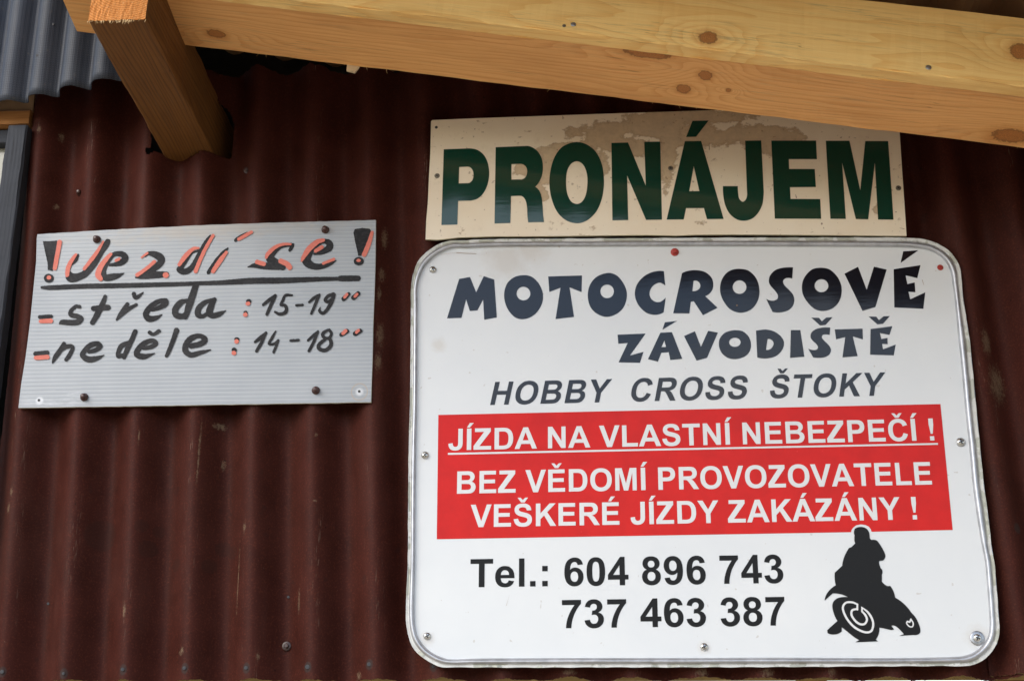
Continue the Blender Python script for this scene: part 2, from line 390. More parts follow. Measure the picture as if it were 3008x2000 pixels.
M_zinc = plain('galvanised_rim', (.50, .51, .54), .42, .75, .22, 50, .35)
M_flange = None
def flange():
    t = NT('peeling_painted_flange'); c = t.coord('pos'); n = t.noise(c, 22, 5, .6); g = t.noise(c, 200, 4, .6)
    k = t.ramp(n, .50, .54)
    col = t.mix(k, (.62, .62, .60), (.42, .42, .36)); col = t.mix(t.math('MULTIPLY', t.ramp(g, .6, .75), .4), col, (.25, .23, .18))
    return t.set(col, .5, t.bump(t.math('ADD', k, g), .4, .0005), t.math('MULTIPLY', k, .5))
M_flange = flange()
M_steel = plain('zinc_plated_screw', (.62, .62, .60), .28, 1.0, .15, 300)
M_slot = plain('screw_recess', (.03, .03, .035), .6)
M_redcap = plain('red_painted_screw', (.36, .028, .018), .4, 0, .3, 400, .3)
M_browncap = plain('brown_screw_cap', (.045, .020, .016), .32, 0, .3, 300)
M_washer = plain('dull_steel_washer', (.42, .43, .45), .4, .9, .2, 300)
M_rust = plain('rusted_screw', (.20, .17, .13), .5, .6, .4, 500)
M_ptimber = wood('grey_weathered_frame', (.040, .044, .056), (.022, .025, .034), ring=150, seed=4.0, axis_t=0+1, bump=.6, rough=.65)
M_pane = plain('dusty_window_pane', (.30, .29, .24), .2, 0, .1, 10)

# ------------------------------------------------------------------ geometry tools
def smooth_path(pts, n=7):
    """closed path; (x,y) = corner, (x,y,1) = smooth; Catmull-Rom between"""
    N = len(pts); outp = []
    for i in range(N):
        p1, p2 = pts[i], pts[(i+1) % N]
        s1, s2 = len(p1) > 2, len(p2) > 2
        a, b = np.array(p1[:2], float), np.array(p2[:2], float)
        if not s1 and not s2:
            outp.append(a); continue
        p0 = np.array(pts[i-1][:2], float); p3 = np.array(pts[(i+2) % N][:2], float)
        L = np.linalg.norm(b-a)+1e-9
        def tan(pm, pc, pn):
            d1 = np.linalg.norm(pc-pm)+1e-9; d2 = np.linalg.norm(pn-pc)+1e-9
            v = (pn-pm)/(d1+d2); return v
        t1 = tan(p0, a, b) if s1 else None; t2 = tan(a, b, p3) if s2 else None
        if t1 is None: t1 = 2*(b-a)/L-t2
        if t2 is None: t2 = 2*(b-a)/L-t1
        t1 = t1/(np.linalg.norm(t1)+1e-9)*min(1.15, max(.3, np.linalg.norm(t1))); t2 = t2/(np.linalg.norm(t2)+1e-9)*min(1.15, max(.3, np.linalg.norm(t2)))
        for k in range(n):
            u = k/n; h00 = 2*u**3-3*u**2+1; h10 = u**3-2*u**2+u; h01 = -2*u**3+3*u**2; h11 = u**3-u**2
            outp.append(h00*a+h10*L*t1+h01*b+h11*L*t2)
    return outp

def ell(cx, cy, rx, ry, n=28):
    return [np.array((cx+rx*math.cos(2*math.pi*k/n), cy+ry*math.sin(2*math.pi*k/n))) for k in range(n)]

def tess(shapes):
    """shapes: list of [outer, hole, ...] of 2D points -> verts2d, tris"""
    V, Fc = [], []
    for sh in shapes:
        loops = [[Vector((float(p[0]), float(p[1]), 0)) for p in lp] for lp in sh]
        tr = tessellate_polygon(loops)
        base = len(V); flat = [p for lp in loops for p in lp]
        V += [(p.x, p.y) for p in flat]; Fc += [tuple(base+i for i in t_) for t_ in tr]
    return V, Fc

def surf_name(name, shapes, y, mat, parent, ysurf=None):
    """vinyl shapes given in survey pixels, laid on the sign plane"""
    V, Fc = tess(shapes)
    W = [P(a, b, y) if ysurf is None else P(a, b, ysurf(a, b)) for a, b in V]
    F2 = []
    for f in Fc:
        n = (W[f[1]]-W[f[0]]).cross(W[f[2]]-W[f[0]])
        F2.append(f if n.y < 0 else f[::-1])
    return obj(name, W, F2, mat, parent)

def T(reg, pts):
    (ox, oy), s = reg
    return [((p[0]/s+ox), (p[1]/s+oy))+tuple(p[2:]) for p in pts]

# ---- block capitals (heavy grotesque), font units; '*' marks an off-curve point
G = {
'A': (1479, ["1471,0 1149,0 1021,333 435,333 314,0 0,0 571,1466 884,1466", "926,580 724,1124 526,580"]),
'B': (1479, ["150,1466 736,1466 910,1466* 1081,1437* 1216,1345* 1306,1192* 1306,1097 1306,994* 1195,822* 1100,779 1234,740* 1378,552* 1378,425 1378,325* 1285,136* 1124,23* 1006,10 932,2* 649,0 150,0",
   "446,1222 446,883 640,883 813,883* 855,888 931,897* 1018,984* 1018,1055 1018,1123* 943,1208* 869,1217 825,1222* 616,1222", "446,639 446,247 720,247 880,247* 923,256 989,268* 1072,361* 1072,439 1072,505* 1008,597* 887,639* 685,639"]),
'C': (1479, ["1087,539 1374,448 1308,208* 1001,-25* 765,-25 473,-25* 97,374* 97,720 97,1086* 475,1491* 783,1491 1052,1491* 1220,1332 1320,1238* 1370,1062 1077,992 1051,1106* 886,1238* 768,1238 605,1238* 402,1004* 402,742 402,464* 602,228* 762,228 880,228* 1050,378*"]),
'D': (1479, ["148,1466 689,1466 872,1466* 968,1438 1097,1400* 1281,1206* 1377,925* 1377,719 1377,538* 1332,407 1277,247* 1175,148 1098,73* 967,31 869,0* 705,0 148,0", "444,1218 444,247 665,247 789,247* 844,261 916,279* 1011,365* 1071,562* 1071,732 1071,902* 1011,1084* 903,1186* 820,1204 758,1218* 577,1218"]),
'E': (1366, ["149,0 149,1466 1236,1466 1236,1218 445,1218 445,893 1181,893 1181,646 445,646 445,247 1264,247 1264,0"]),
'H': (1479, ["150,0 150,1466 446,1466 446,889 1026,889 1026,1466 1322,1466 1322,0 1026,0 1026,641 446,641 446,0"]),
'I': (569, ["140,0 140,1466 436,1466 436,0"]),
'J': (1139, ["708,1466 1003,1466 1003,538 1003,356* 971,258 928,130* 702,-25* 517,-25 300,-25* 66,218* 65,453 345,485 350,359* 382,307 430,228* 528,228 627,228* 709,341* 709,519"]),
'K': (1479, ["153,0 153,1466 449,1466 449,815 1047,1466 1445,1466 893,895 1475,0 1092,0 689,688 449,443 449,0"]),
'L': (1251, ["157,0 157,1454 453,1454 453,247 1189,247 1189,0"]),
'M': (1706, ["145,0 145,1466 588,1466 854,466 1117,1466 1561,1466 1561,0 1286,0 1286,1154 995,0 710,0 420,1154 420,0"]),
'N': (1479, ["152,0 152,1466 440,1466 1040,487 1040,1466 1315,1466 1315,0 1018,0 427,956 427,0"]),
'O': (1593, ["89,724 89,948* 156,1100 206,1212* 379,1390* 482,1433 619,1491* 798,1491 1122,1491* 1511,1089* 1511,731 1511,376* 1125,-25* 802,-25 475,-25* 89,374*", "394,734 394,485* 624,228* 801,228 978,228* 1205,483* 1205,738 1205,990* 984,1238* 801,1238 618,1238* 394,987*"]),
'P': (1366, ["149,0 149,1466 624,1466 894,1466* 976,1444 1102,1411* 1272,1190* 1272,1015 1272,880* 1174,696* 1023,591* 945,574 839,553* 638,553 445,553 445,0", "445,1218 445,802 607,802 782,802* 841,825 900,848* 967,946* 967,1011 967,1091* 873,1195* 801,1208 748,1218* 588,1218"]),
'R': (1479, ["150,0 150,1466 773,1466 1008,1466* 1221,1387* 1349,1185* 1349,1055 1349,890* 1155,675* 962,647 1058,591* 1183,457* 1289,286 1468,0 1114,0 900,319 786,490* 702,579* 608,612* 506,612 446,612 446,0", "446,846 665,846 878,846* 984,882* 1044,970* 1044,1036 1044,1110* 965,1201* 893,1213 857,1218* 677,1218 446,1218"]),
'S': (1366, ["74,477 362,505 388,360* 547,224* 682,224 825,224* 970,345* 970,426 970,478* 909,551* 833,578 781,596* 596,642 358,701* 262,787 127,908* 127,1082 127,1194* 254,1389* 493,1491* 662,1491 938,1491* 1217,1249* 1224,1047 928,1034 909,1147* 784,1246* 659,1246 530,1246* 457,1193 410,1159* 410,1102 410,1050* 454,1013 510,966* 726,915 942,864* 1149,755* 1266,566* 1266,427 1266,301* 1126,81* 870,-26* 679,-26 401,-26* 103,231*"]),
'T': (1251, ["478,0 478,1218 43,1218 43,1466 1208,1466 1208,1218 774,1218 774,0"]),
'V': (1366, ["523,0 -1,1466 320,1466 691,381 1050,1466 1364,1466 839,0"]),
'Y': (1366, ["532,0 532,617 -5,1466 342,1466 687,886 1025,1466 1366,1466 827,615 827,0"]),
'Z': (1251, ["20,0 20,267 708,1218 101,1218 101,1466 1147,1466 1147,1239 407,247 1177,247 1177,0"]),
'!': (682, ["266,441 182,1056 182,1466 485,1466 485,1056 404,441", ]),
'.': (569, ["147,0 147,281 428,281 428,0"]), ':': (682, ["201,781 201,1062 482,1062 482,781"]),
'e': (1139, ["762,338 1042,291 988,137* 755,-24* 580,-24 303,-24* 170,157 65,302* 65,523 65,787* 341,1086* 552,1086 789,1086* 1063,773* 1057,450 353,450 356,325* 486,186* 583,186 649,186* 739,258*", "778,622 775,744* 655,871* 569,871 477,871* 357,737* 358,622"]),
'l': (569, ["147,0 147,1466 428,1466 428,0"]),
'0': (1139, ["562,1472 775,1472* 895,1320 1038,1140* 1038,723 1038,307* 894,125 775,-25* 562,-25 348,-25* 86,304* 86,726 86,1140* 230,1322 349,1472*", "562,1239 511,1239* 431,1174* 409,1090 380,981* 380,723 380,465* 432,272* 511,208* 562,208 613,208* 693,273* 715,357 744,465* 744,723 744,981* 692,1174* 613,1239*"]),
'3': (1139, ["77,389 349,422 362,318* 476,208* 557,208 644,208* 763,340* 763,452 763,558* 649,682* 567,682 513,682* 438,661 469,890 583,887* 703,992* 703,1079 703,1153* 615,1241* 542,1241 470,1241* 368,1141* 357,1045 98,1089 125,1222* 234,1381* 429,1472* 550,1472 757,1472* 882,1340 985,1232* 985,1096 985,903* 774,788 900,761* 1051,573* 1051,440 1051,247* 769,-25* 559,-25 360,-25* 98,204*"]),
'4': (1139, ["638,0 638,295 38,295 38,541 674,1472 910,1472 910,542 1092,542 1092,295 910,295 910,0", "638,542 638,1043 301,542"]),
'6': (1139, ["1038,1108 766,1078 756,1162* 672,1242* 605,1242 516,1242* 393,1082* 377,829 482,953* 638,953 814,953* 1065,685* 1065,473 1065,248* 801,-24* 594,-24 372,-24* 86,321* 86,714 86,1117* 384,1473* 622,1473 789,1473* 1008,1286*", "401,495 401,358* 527,209* 608,209 686,209* 790,331* 790,470 790,613* 678,746* 594,746 513,746* 401,619*"]),
'7': (1139, ["86,1194 86,1455 1045,1455 1045,1251 926,1134* 680,696* 551,203* 552,9 552,0 281,0 288,313* 525,945* 723,1194"]),
'8': (1139, ["322,793 213,839* 114,1000* 114,1096 114,1260* 343,1474* 554,1474 763,1474* 994,1260* 994,1096 994,994* 888,835* 792,793 914,744* 1041,556* 1041,433 1041,230* 782,-24* 567,-24 367,-24* 234,81 77,205* 77,421 77,540* 195,739*", "382,1075 382,991* 477,897* 556,897 636,897* 732,992* 732,1076 732,1155* 637,1250* 559,1250 478,1250* 382,1154*", "355,448 355,332* 474,202* 563,202 650,202* 764,327* 764,445 764,548* 648,673* 559,673 456,673* 355,531*"]),
'9': (1139, ["91,340 363,370 373,287* 457,207* 526,207 613,207* 735,367* 752,619 646,496* 487,496 314,496* 63,763* 63,977 63,1200* 328,1473* 533,1473 756,1473* 1042,1128* 1042,733 1042,331* 744,-25* 505,-25 333,-25* 121,158*", "727,955 727,1091* 602,1241* 520,1241 442,1241* 339,1118* 339,978 339,836* 451,703* 535,703 616,703* 727,831*"]),
}
ACC = {'Á': ('A', 'a'), 'É': ('E', 'a'), 'Í': ('I', 'a'), 'Č': ('C', 'c'), 'Ě': ('E', 'c'), 'Š': ('S', 'c')}

def quad_loop(s, n=5):
    pts = []
    for tkn in s.split():
        off = tkn.endswith('*'); a, b = tkn.rstrip('*').split(','); pts.append((float(a), float(b), off))
    full = []
    for i, p in enumerate(pts):
        full.append(p); q = pts[(i+1) % len(pts)]
        if p[2] and q[2]: full.append(((p[0]+q[0])/2, (p[1]+q[1])/2, False))
    k = next(i for i, p in enumerate(full) if not p[2]); full = full[k:]+full[:k]
    res = []; i = 0; N = len(full)
    while i < N:
        p = full[i]
        if p[2]: i += 1; continue
        res.append((p[0], p[1])); q = full[(i+1) % N]
        if q[2]:
            r = full[(i+2) % N]
            for j in range(1, n):
                u = j/n; res.append(((1-u)**2*p[0]+2*u*(1-u)*q[0]+u*u*r[0], (1-u)**2*p[1]+2*u*(1-u)*q[1]+u*u*r[1]))
            i += 2
        else: i += 1
    return res

def glyph(ch):
    """advance, list of shapes (outer + holes)"""
    acc = None
    if ch in ACC: ch, acc = ACC[ch]
    adv, loops = G[ch]; L = [quad_loop(l) for l in loops]
    if ch == 'i': L = []
    shapes = [L]
    if ch == '!': shapes.append([[(195, 0), (195, 281), (476, 281), (476, 0)]])
    if ch == ':': shapes.append([[(201, 0), (201, 281), (482, 281), (482, 0)]])
    xs = [p[0] for p in L[0]]; cx = (min(xs)+max(xs))/2
    if acc == 'a': shapes.append([[(cx-150, 1535), (cx+30, 1845), (cx+300, 1845), (cx+35, 1535)]])
    if acc == 'c': shapes.append([[(cx-340, 1866), (cx-150, 1866), (cx, 1712), (cx+150, 1866), (cx+340, 1866), (cx+115, 1560), (cx-115, 1560)]])
    return adv, shapes

VPX, VPY = 1569.0, -11425.0
def text_shapes(text, x0, x1, base, cap, track=0, skew=0.0):
    """ink from pixel x0 to x1 on the baseline; base/cap: functions x -> pixel y"""
    u = 0; S = []
    for ch in text:
        if ch == ' ': u += 569+track; continue
        adv, shapes = glyph(ch)
        S.append([[[(p[0]+u+skew*p[1], p[1]) for p in lp] for lp in sh] for sh in shapes])
        u += adv+track
    fx = [p for g_ in S for sh in g_ for lp in sh for p in lp]
    u0 = min(p[0] for p in fx); u1 = max(p[0] for p in fx); k = (x1-x0)/(u1-u0); res = []
    for g_ in S:
        gr = []
        for sh in g_:
            r = []
            for lp in sh:
                q = []
                for a, b in lp:
                    x = x0+(a-u0)*k; yb = base(x); y = yb+(cap(x)-yb)*b/1466
                    q.append((x+(x-VPX)/(yb-VPY)*(y-yb), y))
                r.append(q)
            gr.append(r)
        res.append(gr)
    return res
def letters(groups, y, mat, parent, ysurf=None, name='letter'):
    for g_ in groups: surf_name(name, g_, y, mat, parent, ysurf)
def grp(S, accents):
    out_ = []
    for i, sh in enumerate(S):
        if i in accents: out_[-1].append(sh)
        else: out_.append([sh])
    return out_
def line(xa, ya, xb, yb): return lambda x: ya+(yb-ya)*(x-xa)/(xb-xa)

# ---- screws
def lathe(prof, n=18):
    """profile (r, h) -> verts (x,z plane, +h toward -y)"""
    V, Fc = [], []
    for (r, h) in prof:
        for k in range(n):
            a = 2*math.pi*k/n; V.append((r*math.cos(a), -h, r*math.sin(a)))
    for i in range(len(prof)-1):
        for k in range(n):
            Fc.append((i*n+k, (i+1)*n+k, (i+1)*n+(k+1) % n, i*n+(k+1) % n))
    c = len(V); V.append((0, -prof[-1][1], 0))
    for k in range(n): Fc.append(((len(prof)-1)*n+k, c, (len(prof)-1)*n+(k+1) % n))
    return V, Fc
def cross(r, h):
    V, Fc = [], []
    for a in (0.4, 0.4+math.pi/2):
        c, s = math.cos(a), math.sin(a); wv = r*.22
        b = len(V)
        for (u, v) in ((-r, -wv), (r, -wv), (r, wv), (-r, wv)): V.append((u*c-v*s, -h-(.0001 if a > 1 else 0), u*s+v*c))
        Fc.append((b, b+1, b+2, b+3))
    return V, Fc
def meshof(name, V, Fc, mat, smooth=True):
    me = bpy.data.meshes.new(name); me.from_pydata(V, [], Fc); me.materials.append(mat)
    if smooth: me.shade_smooth()
    return me
R_ = .006
me_pan = meshof('screw', *lathe([(R_, 0), (R_*1.0, .0012), (R_*.88, .0027), (R_*.6, .0037), (R_*.3, .0041)]), M_steel)
me_slot = meshof('recess', *cross(R_*.62, .00435), M_slot, False)
me_flat = meshof('screw', *lathe([(.0045, 0), (.0045, .0004), (.003, .0008)]), M_rust)
me_slot2 = meshof('recess', *cross(.0026, .0012), M_slot, False)
me_wash = meshof('washer', *lathe([(.0108, 0), (.0108, .001), (.0102, .0014), (.006, .0015)]), M_washer)
hexp = [(math.cos(math.pi/3*k), math.sin(math.pi/3*k)) for k in range(6)]
def hexhead(R, mat, name='screw'):
    V, Fc = lathe([(R, 0), (R, .0008), (R*.92, .0014), (R*.62, .0018), (R*.60, .0019)])
    b = len(V); r = R*.55
    for h in (.0018, .0052): V += [(r*a, -h, r*c) for a, c in hexp]
    V += [(r*.7*a, -.0058, r*.7*c) for a, c in hexp]
    for i in range(2):
        for k in range(6): Fc.append((b+i*6+k, b+(i+1)*6+k, b+(i+1)*6+(k+1) % 6, b+i*6+(k+1) % 6))
    Fc.append(tuple(b+12+k for k in range(6))[::-1])
    return meshof(name, V, Fc, mat, False)
me_redhex = hexhead(.0068, M_redcap); me_brownhex = hexhead(.0072, M_browncap)
M_knob = plain('dark_brown_cap_nut', (.060, .026, .022), .25, 0, .3, 300)
me_knob = meshof('screw', *lathe([(.0066, 0), (.0068, .0015), (.0062, .003), (.0045, .0042), (.0044, .0075), (.0038, .0092), (.0018, .0098)]), M_knob)
me_hole = meshof('nail_hole', *lathe([(.0024, -.0006), (.0024, .0002), (.002, .0003)], 10), M_slot, False)

def put(me, name, loc, parent, mats=None, scale=1.0, sub=None, rotdeg=None, label=None):
    o = bpy.data.objects.new(name, me); COL.objects.link(o); o.parent = parent
    o.location = Vector(loc)-Vector(parent['_org']); o.scale = (scale,)*3
    o.rotation_euler = (random.uniform(-.06, .06), rotdeg if rotdeg is not None else random.uniform(0, 3), random.uniform(-.06, .06))
    if label: o['label'] = label
    if sub is not None:
        c = bpy.data.objects.new('recess', sub); COL.objects.link(c); c.parent = o
    return o

# ------------------------------------------------------------------ ground
def ground():
    t = NT('trodden_gravel_ground'); c = t.coord('pos'); n = t.noise(c, 3, 6, .6); g = t.noise(c, 60, 4, .7)
    col = t.mix(t.ramp(n, .35, .65), (.40, .31, .20), (.50, .40, .28)); col = t.mix(t.math('MULTIPLY', t.ramp(g, .4, .7), .4), col, (.52, .46, .37))
    m = t.set(col, .9, t.bump(g, .5, .02)); S = 500
    o = obj('ground', [(-S, -S, 0), (S, -S, 0), (S, S, 0), (-S, S, 0)], [(0, 1, 2, 3)], m); tag(o, kind='structure')
ground()

# ------------------------------------------------------------------ unseen trees behind the viewer, added to darken the horizon and the sign gloss
def tree(x, y, h, r, seed):
    rg_ = random.Random(seed); e = empty('added_tree', (x, y, 0))
    V, Fc = [], []
    for k in range(9):
        a = 2*math.pi*k/9
        for zz, rr_ in ((0, .28), (h*.35, .2), (h*.7, .08)): V.append((x+rr_*math.cos(a), y+rr_*math.sin(a), zz))
    for k in range(9):
        a = k*3; b = ((k+1) % 9)*3; Fc += [(a, b, b+1, a+1), (a+1, b+1, b+2, a+2)]
    obj('trunk', V, Fc, M_bark, e)
    V, Fc = [], []
    for k in range(1500):
        while True:
            p = Vector((rg_.uniform(-1, 1), rg_.uniform(-1, 1), rg_.uniform(-1, 1)))
            if .25 < p.length < 1: break
        p *= .8+.25*math.sin(p.x*5+seed)*math.cos(p.z*4)
        c = Vector((x+p.x*r, y+p.y*r, h*.6+p.z*h*.42)); n1 = Vector((rg_.uniform(-1, 1), rg_.uniform(-1, 1), rg_.uniform(-1, 1))).normalized(); t1 = n1.orthogonal().normalized(); t2 = n1.cross(t1)
        q = rg_.uniform(.25, .5); b = len(V); V += [c+t1*q, c+t2*q*.7, c-t1*q, c-t2*q*.7]; Fc.append((b, b+1, b+2, b+3))
    f = obj('crown', V, Fc, M_leaf, e)
    return e
M_bark = plain('bark', (.10, .08, .06), .9); M_leaf = plain('leaves', (.055, .075, .03), .7, nscale=2, var=.3)
for k in range(17):
    h_ = 4.6+random.uniform(-.8, .9); x_ = -26+k*3.3+random.uniform(-.6, .6)
    e = tree(x_, -27-random.uniform(0, 4), h_, 2.6, k)
    tag(e, 'unseen broadleaf tree behind the viewer, added for reflections in the signs', 'tree', 'unseen trees added behind the viewer')

# ------------------------------------------------------------------ shed wall
PITCHW = .097; X0C = -.850; DEP = .019
def wave(x, z, ph=0.0):
    """0 at the crests, positive into the wall"""
    u = (x-X0C+.050*(z-1.94)+ph)/PITCHW
    return DEP*(1-math.cos(2*math.pi*u))
wall = empty('shed_wall', (0, .02, 0))
tag(wall, 'shed wall clad in brown corrugated sheets that carry the three signs', 'wall')
tear = [(432, 376), (440, 390), (443, 425), (438, 440), (412, 443), (424, 448), (432, 458), (446, 447), (462, 445), (500, 445), (560, 452), (620, 447), (652, 446), (664, 440), (668, 400), (672, 345), (660, 305), (600, 270), (470, 330), (455, 395), (446, 378)]
def inpoly(x, y, poly):
    c = False; j = len(poly)-1
    for i in range(len(poly)):
        xi, yi = poly[i]; xj, yj = poly[j]
        if (yi > y) != (yj > y) and x < (xj-xi)*(y-yi)/(yj-yi)+xi: c = not c
        j = i
    return c
tearW = [(P(a, b).x, P(a, b).z) for a, b in tear]
def sheet(name, xa, xb, za, zb, yoff, cut=None, seed=1, thick=.003, leanx=0.0, dx=.0021, dz=.0042):
    rg = random.Random(seed); nx = int((xb-xa)/dx); nz_ = int((zb-za)/dz)
    bj = [0.0]*(nx+1); v = 0
    for i in range(nx+1): v = .9*v+rg.uniform(-.0006, .0006); bj[i] = v
    ej = [rg.uniform(-.0009, .0009) for _ in range(nz_+1)]
    V, Fc = [], []
    for j in range(nz_+1):
        for i in range(nx+1):
            u = i/nx; x = xa+(xb-xa)*u; z = za+(zb-za)*j/nz_
            if j == 0: z += bj[i]*1.6
            if j == nz_: z += bj[i]*3
            x += leanx*(z-za)
            if i == 0: x += ej[j]
            V.append((x, wave(x, z)+yoff+.0012*math.sin(z*5+x*3), z))
    for j in range(nz_):
        for i in range(nx):
            a = j*(nx+1)+i
            if cut:
                q = V[a]
                if cut[0] < q[0] < cut[1] and cut[2] < q[2] < cut[3] and inpoly(q[0], q[2], tearW): continue
            Fc.append((a, a+1, a+nx+2, a+nx+1))
    # thickness along the lower edge
    b = len(V)
    for i in range(nx+1):
        q = V[i]; V.append((q[0], q[1]+thick, q[2]+rg.uniform(-.0008, .0006)))
    o = obj(name, V, Fc, M_brown, wall, smooth=True)
    E = [V[i] for i in range(nx+1)]+V[b:]
    Fe = [(i, nx+1+i, nx+2+i, i+1) for i in range(nx)]
    e = obj('cut_edge', E, Fe, M_edge, o, origin=wall['_org']) if False else None
    me = bpy.data.meshes.new('cut_edge'); me.from_pydata([tuple(Vector(v)-Vector(wall['_org'])) for v in E], [], Fe); me.materials.append(M_edge)
    e = bpy.data.objects.new('cut_edge', me); COL.objects.link(e); e.parent = o
    return o
xs_ = [p[0] for p in tearW]; zs_ = [p[1] for p in tearW]
s1 = sheet('cladding_sheet', P(13, 1065).x-.006, .62, 1.9240, 2.985, 0, (min(xs_)-.01, max(xs_)+.01, min(zs_)-.01, max(zs_)+.01), 1)
s2 = sheet('cladding_sheet', .556, 1.6, 1.9275, 3.05, -.0055, None, 2, leanx=-.012)
s2['label'] = 'right hand sheet lapping over its neighbour'
# added black sheet; its colour stands for the dark inside of the shed
def box(name, a, b, mat, parent=None, bev=0):
    (x0, y0, z0), (x1, y1, z1) = a, b
    V = [(x, y, z) for z in (z0, z1) for y in (y0, y1) for x in (x0, x1)]
    Fc = [(0, 2, 3, 1), (4, 5, 7, 6), (0, 1, 5, 4), (2, 6, 7, 3), (0, 4, 6, 2), (1, 3, 7, 5)]
    return obj(name, V, Fc, mat, parent)
box('interior_dark_sheet', (-1.6, .165, 1.96), (2.2, .185, 3.4), M_black, wall)
box('sill_lath', (-1.0, .041, 1.9242), (1.6, .0455, 1.9590), plain('pale_lath', (.50, .36, .14), .8, nscale=90), wall)
for px in (1660, 2385):
    q = P(px, 2000, .05); box('stud', (q.x-.022, .046, 0), (q.x+.022, .072, 1.955), M_joist, wall)
box('stud', (P(2960, 2000, .05).x-.02, .046, 0), (P(2960, 2000, .05).x+.06, .072, 1.955), M_joist, wall)
box('stud', (P(700, 2000, .05).x-.3, .046, 0), (P(1290, 2000, .05).x, .072, 1.955), M_joist, wall)
for (px, py) in HOLES:
    q = P(px, py); put(me_hole, 'nail_hole', (q.x, wave(q.x, q.z)-.0004, q.z), wall, scale=random.uniform(.9, 1.5))
for (px, py) in ((130, 1767), (840, 1747)):
    q = P(px, py, .02); put(me_hole, 'nail_hole', (q.x, wave(q.x, q.z)-.0005, q.z), wall, scale=.9)
for (px, py, m, s, lb) in ((231, 563, me_knob, .9, 'dark capped screw high above the handwritten sign'), (725, 500, me_brownhex, .85, 'brown screw right of the joist end'), (832, 1890, me_brownhex, 1.02, 'brown washered screw low on the wall')):
    q = P(px, py, .012); put(m, 'screw', (q.x, wave(q.x, q.z)-.0008, q.z), wall, scale=s, label=lb)

# ------------------------------------------------------------------ timber helper
def timber(name, mw, L, bx, bz, mat, parent=None, bev=.003, jit=.0006, nseg=None, seed=3):
    """plank in local coords: x along 0..L, y 0..bx, z 0..bz; softened, slightly uneven arrises"""
    rg = random.Random(seed); nseg = nseg or max(8, int(L/.012))
    prof = [(bev, 0), (bx*.33, 0), (bx*.66, 0), (bx-bev, 0), (bx-bev*.3, bev*.3), (bx, bev), (bx, bz-bev), (bx-bev, bz), (bev, bz), (0, bz-bev), (0, bev), (bev*.3, bev*.3)]
    ph = [rg.uniform(0, 6) for _ in prof]; n = len(prof); V, Fc = [], []
    for i in range(nseg+1):
        x = L*i/nseg
        for k, (y, z) in enumerate(prof):
            w_ = jit*(math.sin(x*23+ph[k])+math.sin(x*71+ph[k]*2)*.6+rg.uniform(-1, 1)*.6)
            ed = 1.0 if k not in (1, 2) else .15
            V.append((x, y+w_*ed*.7, z+w_*ed))
    for i in range(nseg):
        for k in range(n): Fc.append((i*n+k, i*n+(k+1) % n, (i+1)*n+(k+1) % n, (i+1)*n+k))
    Fc.append(tuple(range(n))[::-1]); Fc.append(tuple(nseg*n+k for k in range(n)))
    o = frameobj(name, V, Fc, mat, mw, parent)
    return o
def frame(origin, xdir, ydir):
    x = Vector(xdir).normalized(); y = Vector(ydir); y = (y-x*y.dot(x)).normalized(); z = x.cross(y)
    m = Matrix((x, y, z)).transposed().to_4x4(); m.translation = Vector(origin); return m

# joist: runs out of the torn hole toward the viewer
JX0, JX1, JZ = -.772, -.683, 2.822
jl = .385+.155
mj = frame((JX0, .155, JZ-.008), (0, -1, .055), (1, 0, 0))      # x toward viewer, y to the right, z = down? corrected below
# local z = x cross y = (0,-1,0)x(1,0,0) = (0,0,1)
joist = timber('roof_joist', mj, jl, JX1-JX0, .115, M_joist, bev=.004, jit=.0007, seed=11)
tag(joist, 'square brown wooden joist sticking out through a torn hole in the wall', 'joist')
joist['_org'] = (0, 0, 0)
# fresh sawn end with splinters
Ve = [(jl+.0008, y, z) for y, z in ((.003, .001), (.086, .001), (.088, .004), (.088, .113), (.003, .114), (.001, .004))]
rg = random.Random(5); nE = 26
V = []; Fc = []
for j in range(11):
    for i in range(nE+1):
        V.append((jl+.0012+rg.uniform(-.0006, .0008), .001+.087*i/nE, .0012+.1125*j/10+(rg.uniform(-.001, .0005) if j == 0 else 0)))
for j in range(10):
    for i in range(nE):
        a = j*(nE+1)+i; Fc.append((a, a+1, a+nE+2, a+nE+1))
me = bpy.data.meshes.new('sawn_end'); me.from_pydata(V, [], Fc); me.materials.append(M_end)
se = bpy.data.objects.new('sawn_end', me); COL.objects.link(se); se.parent = joist; se['label'] = 'fresh orange sawn end of the joist'
V, Fc = [], []
for k in range(60):
    y = rg.uniform(.0, .088); l = rg.uniform(.002, .0075)*(1.2 if rg.random() < .3 else .8); w_ = rg.uniform(.0003, .0009); b = len(V)
    x = jl+rg.uniform(-.0005, .0015); dy = rg.uniform(-.003, .002); dxx = rg.uniform(-.001, .003)
    V += [(x, y-w_, .0015), (x, y+w_, .0015), (x-.0008, y, .0022), (x+dxx, y+dy, .001-l)]
    Fc += [(b, b+1, b+3), (b+1, b+2, b+3), (b+2, b, b+3)]
me = bpy.data.meshes.new('splinters'); me.from_pydata(V, [], Fc); me.materials.append(plain('pale_splinter', (.78, .56, .30), .8))
sp = bpy.data.objects.new('splinters', me); COL.objects.link(sp); sp.parent = joist; tag(sp, kind='stuff')

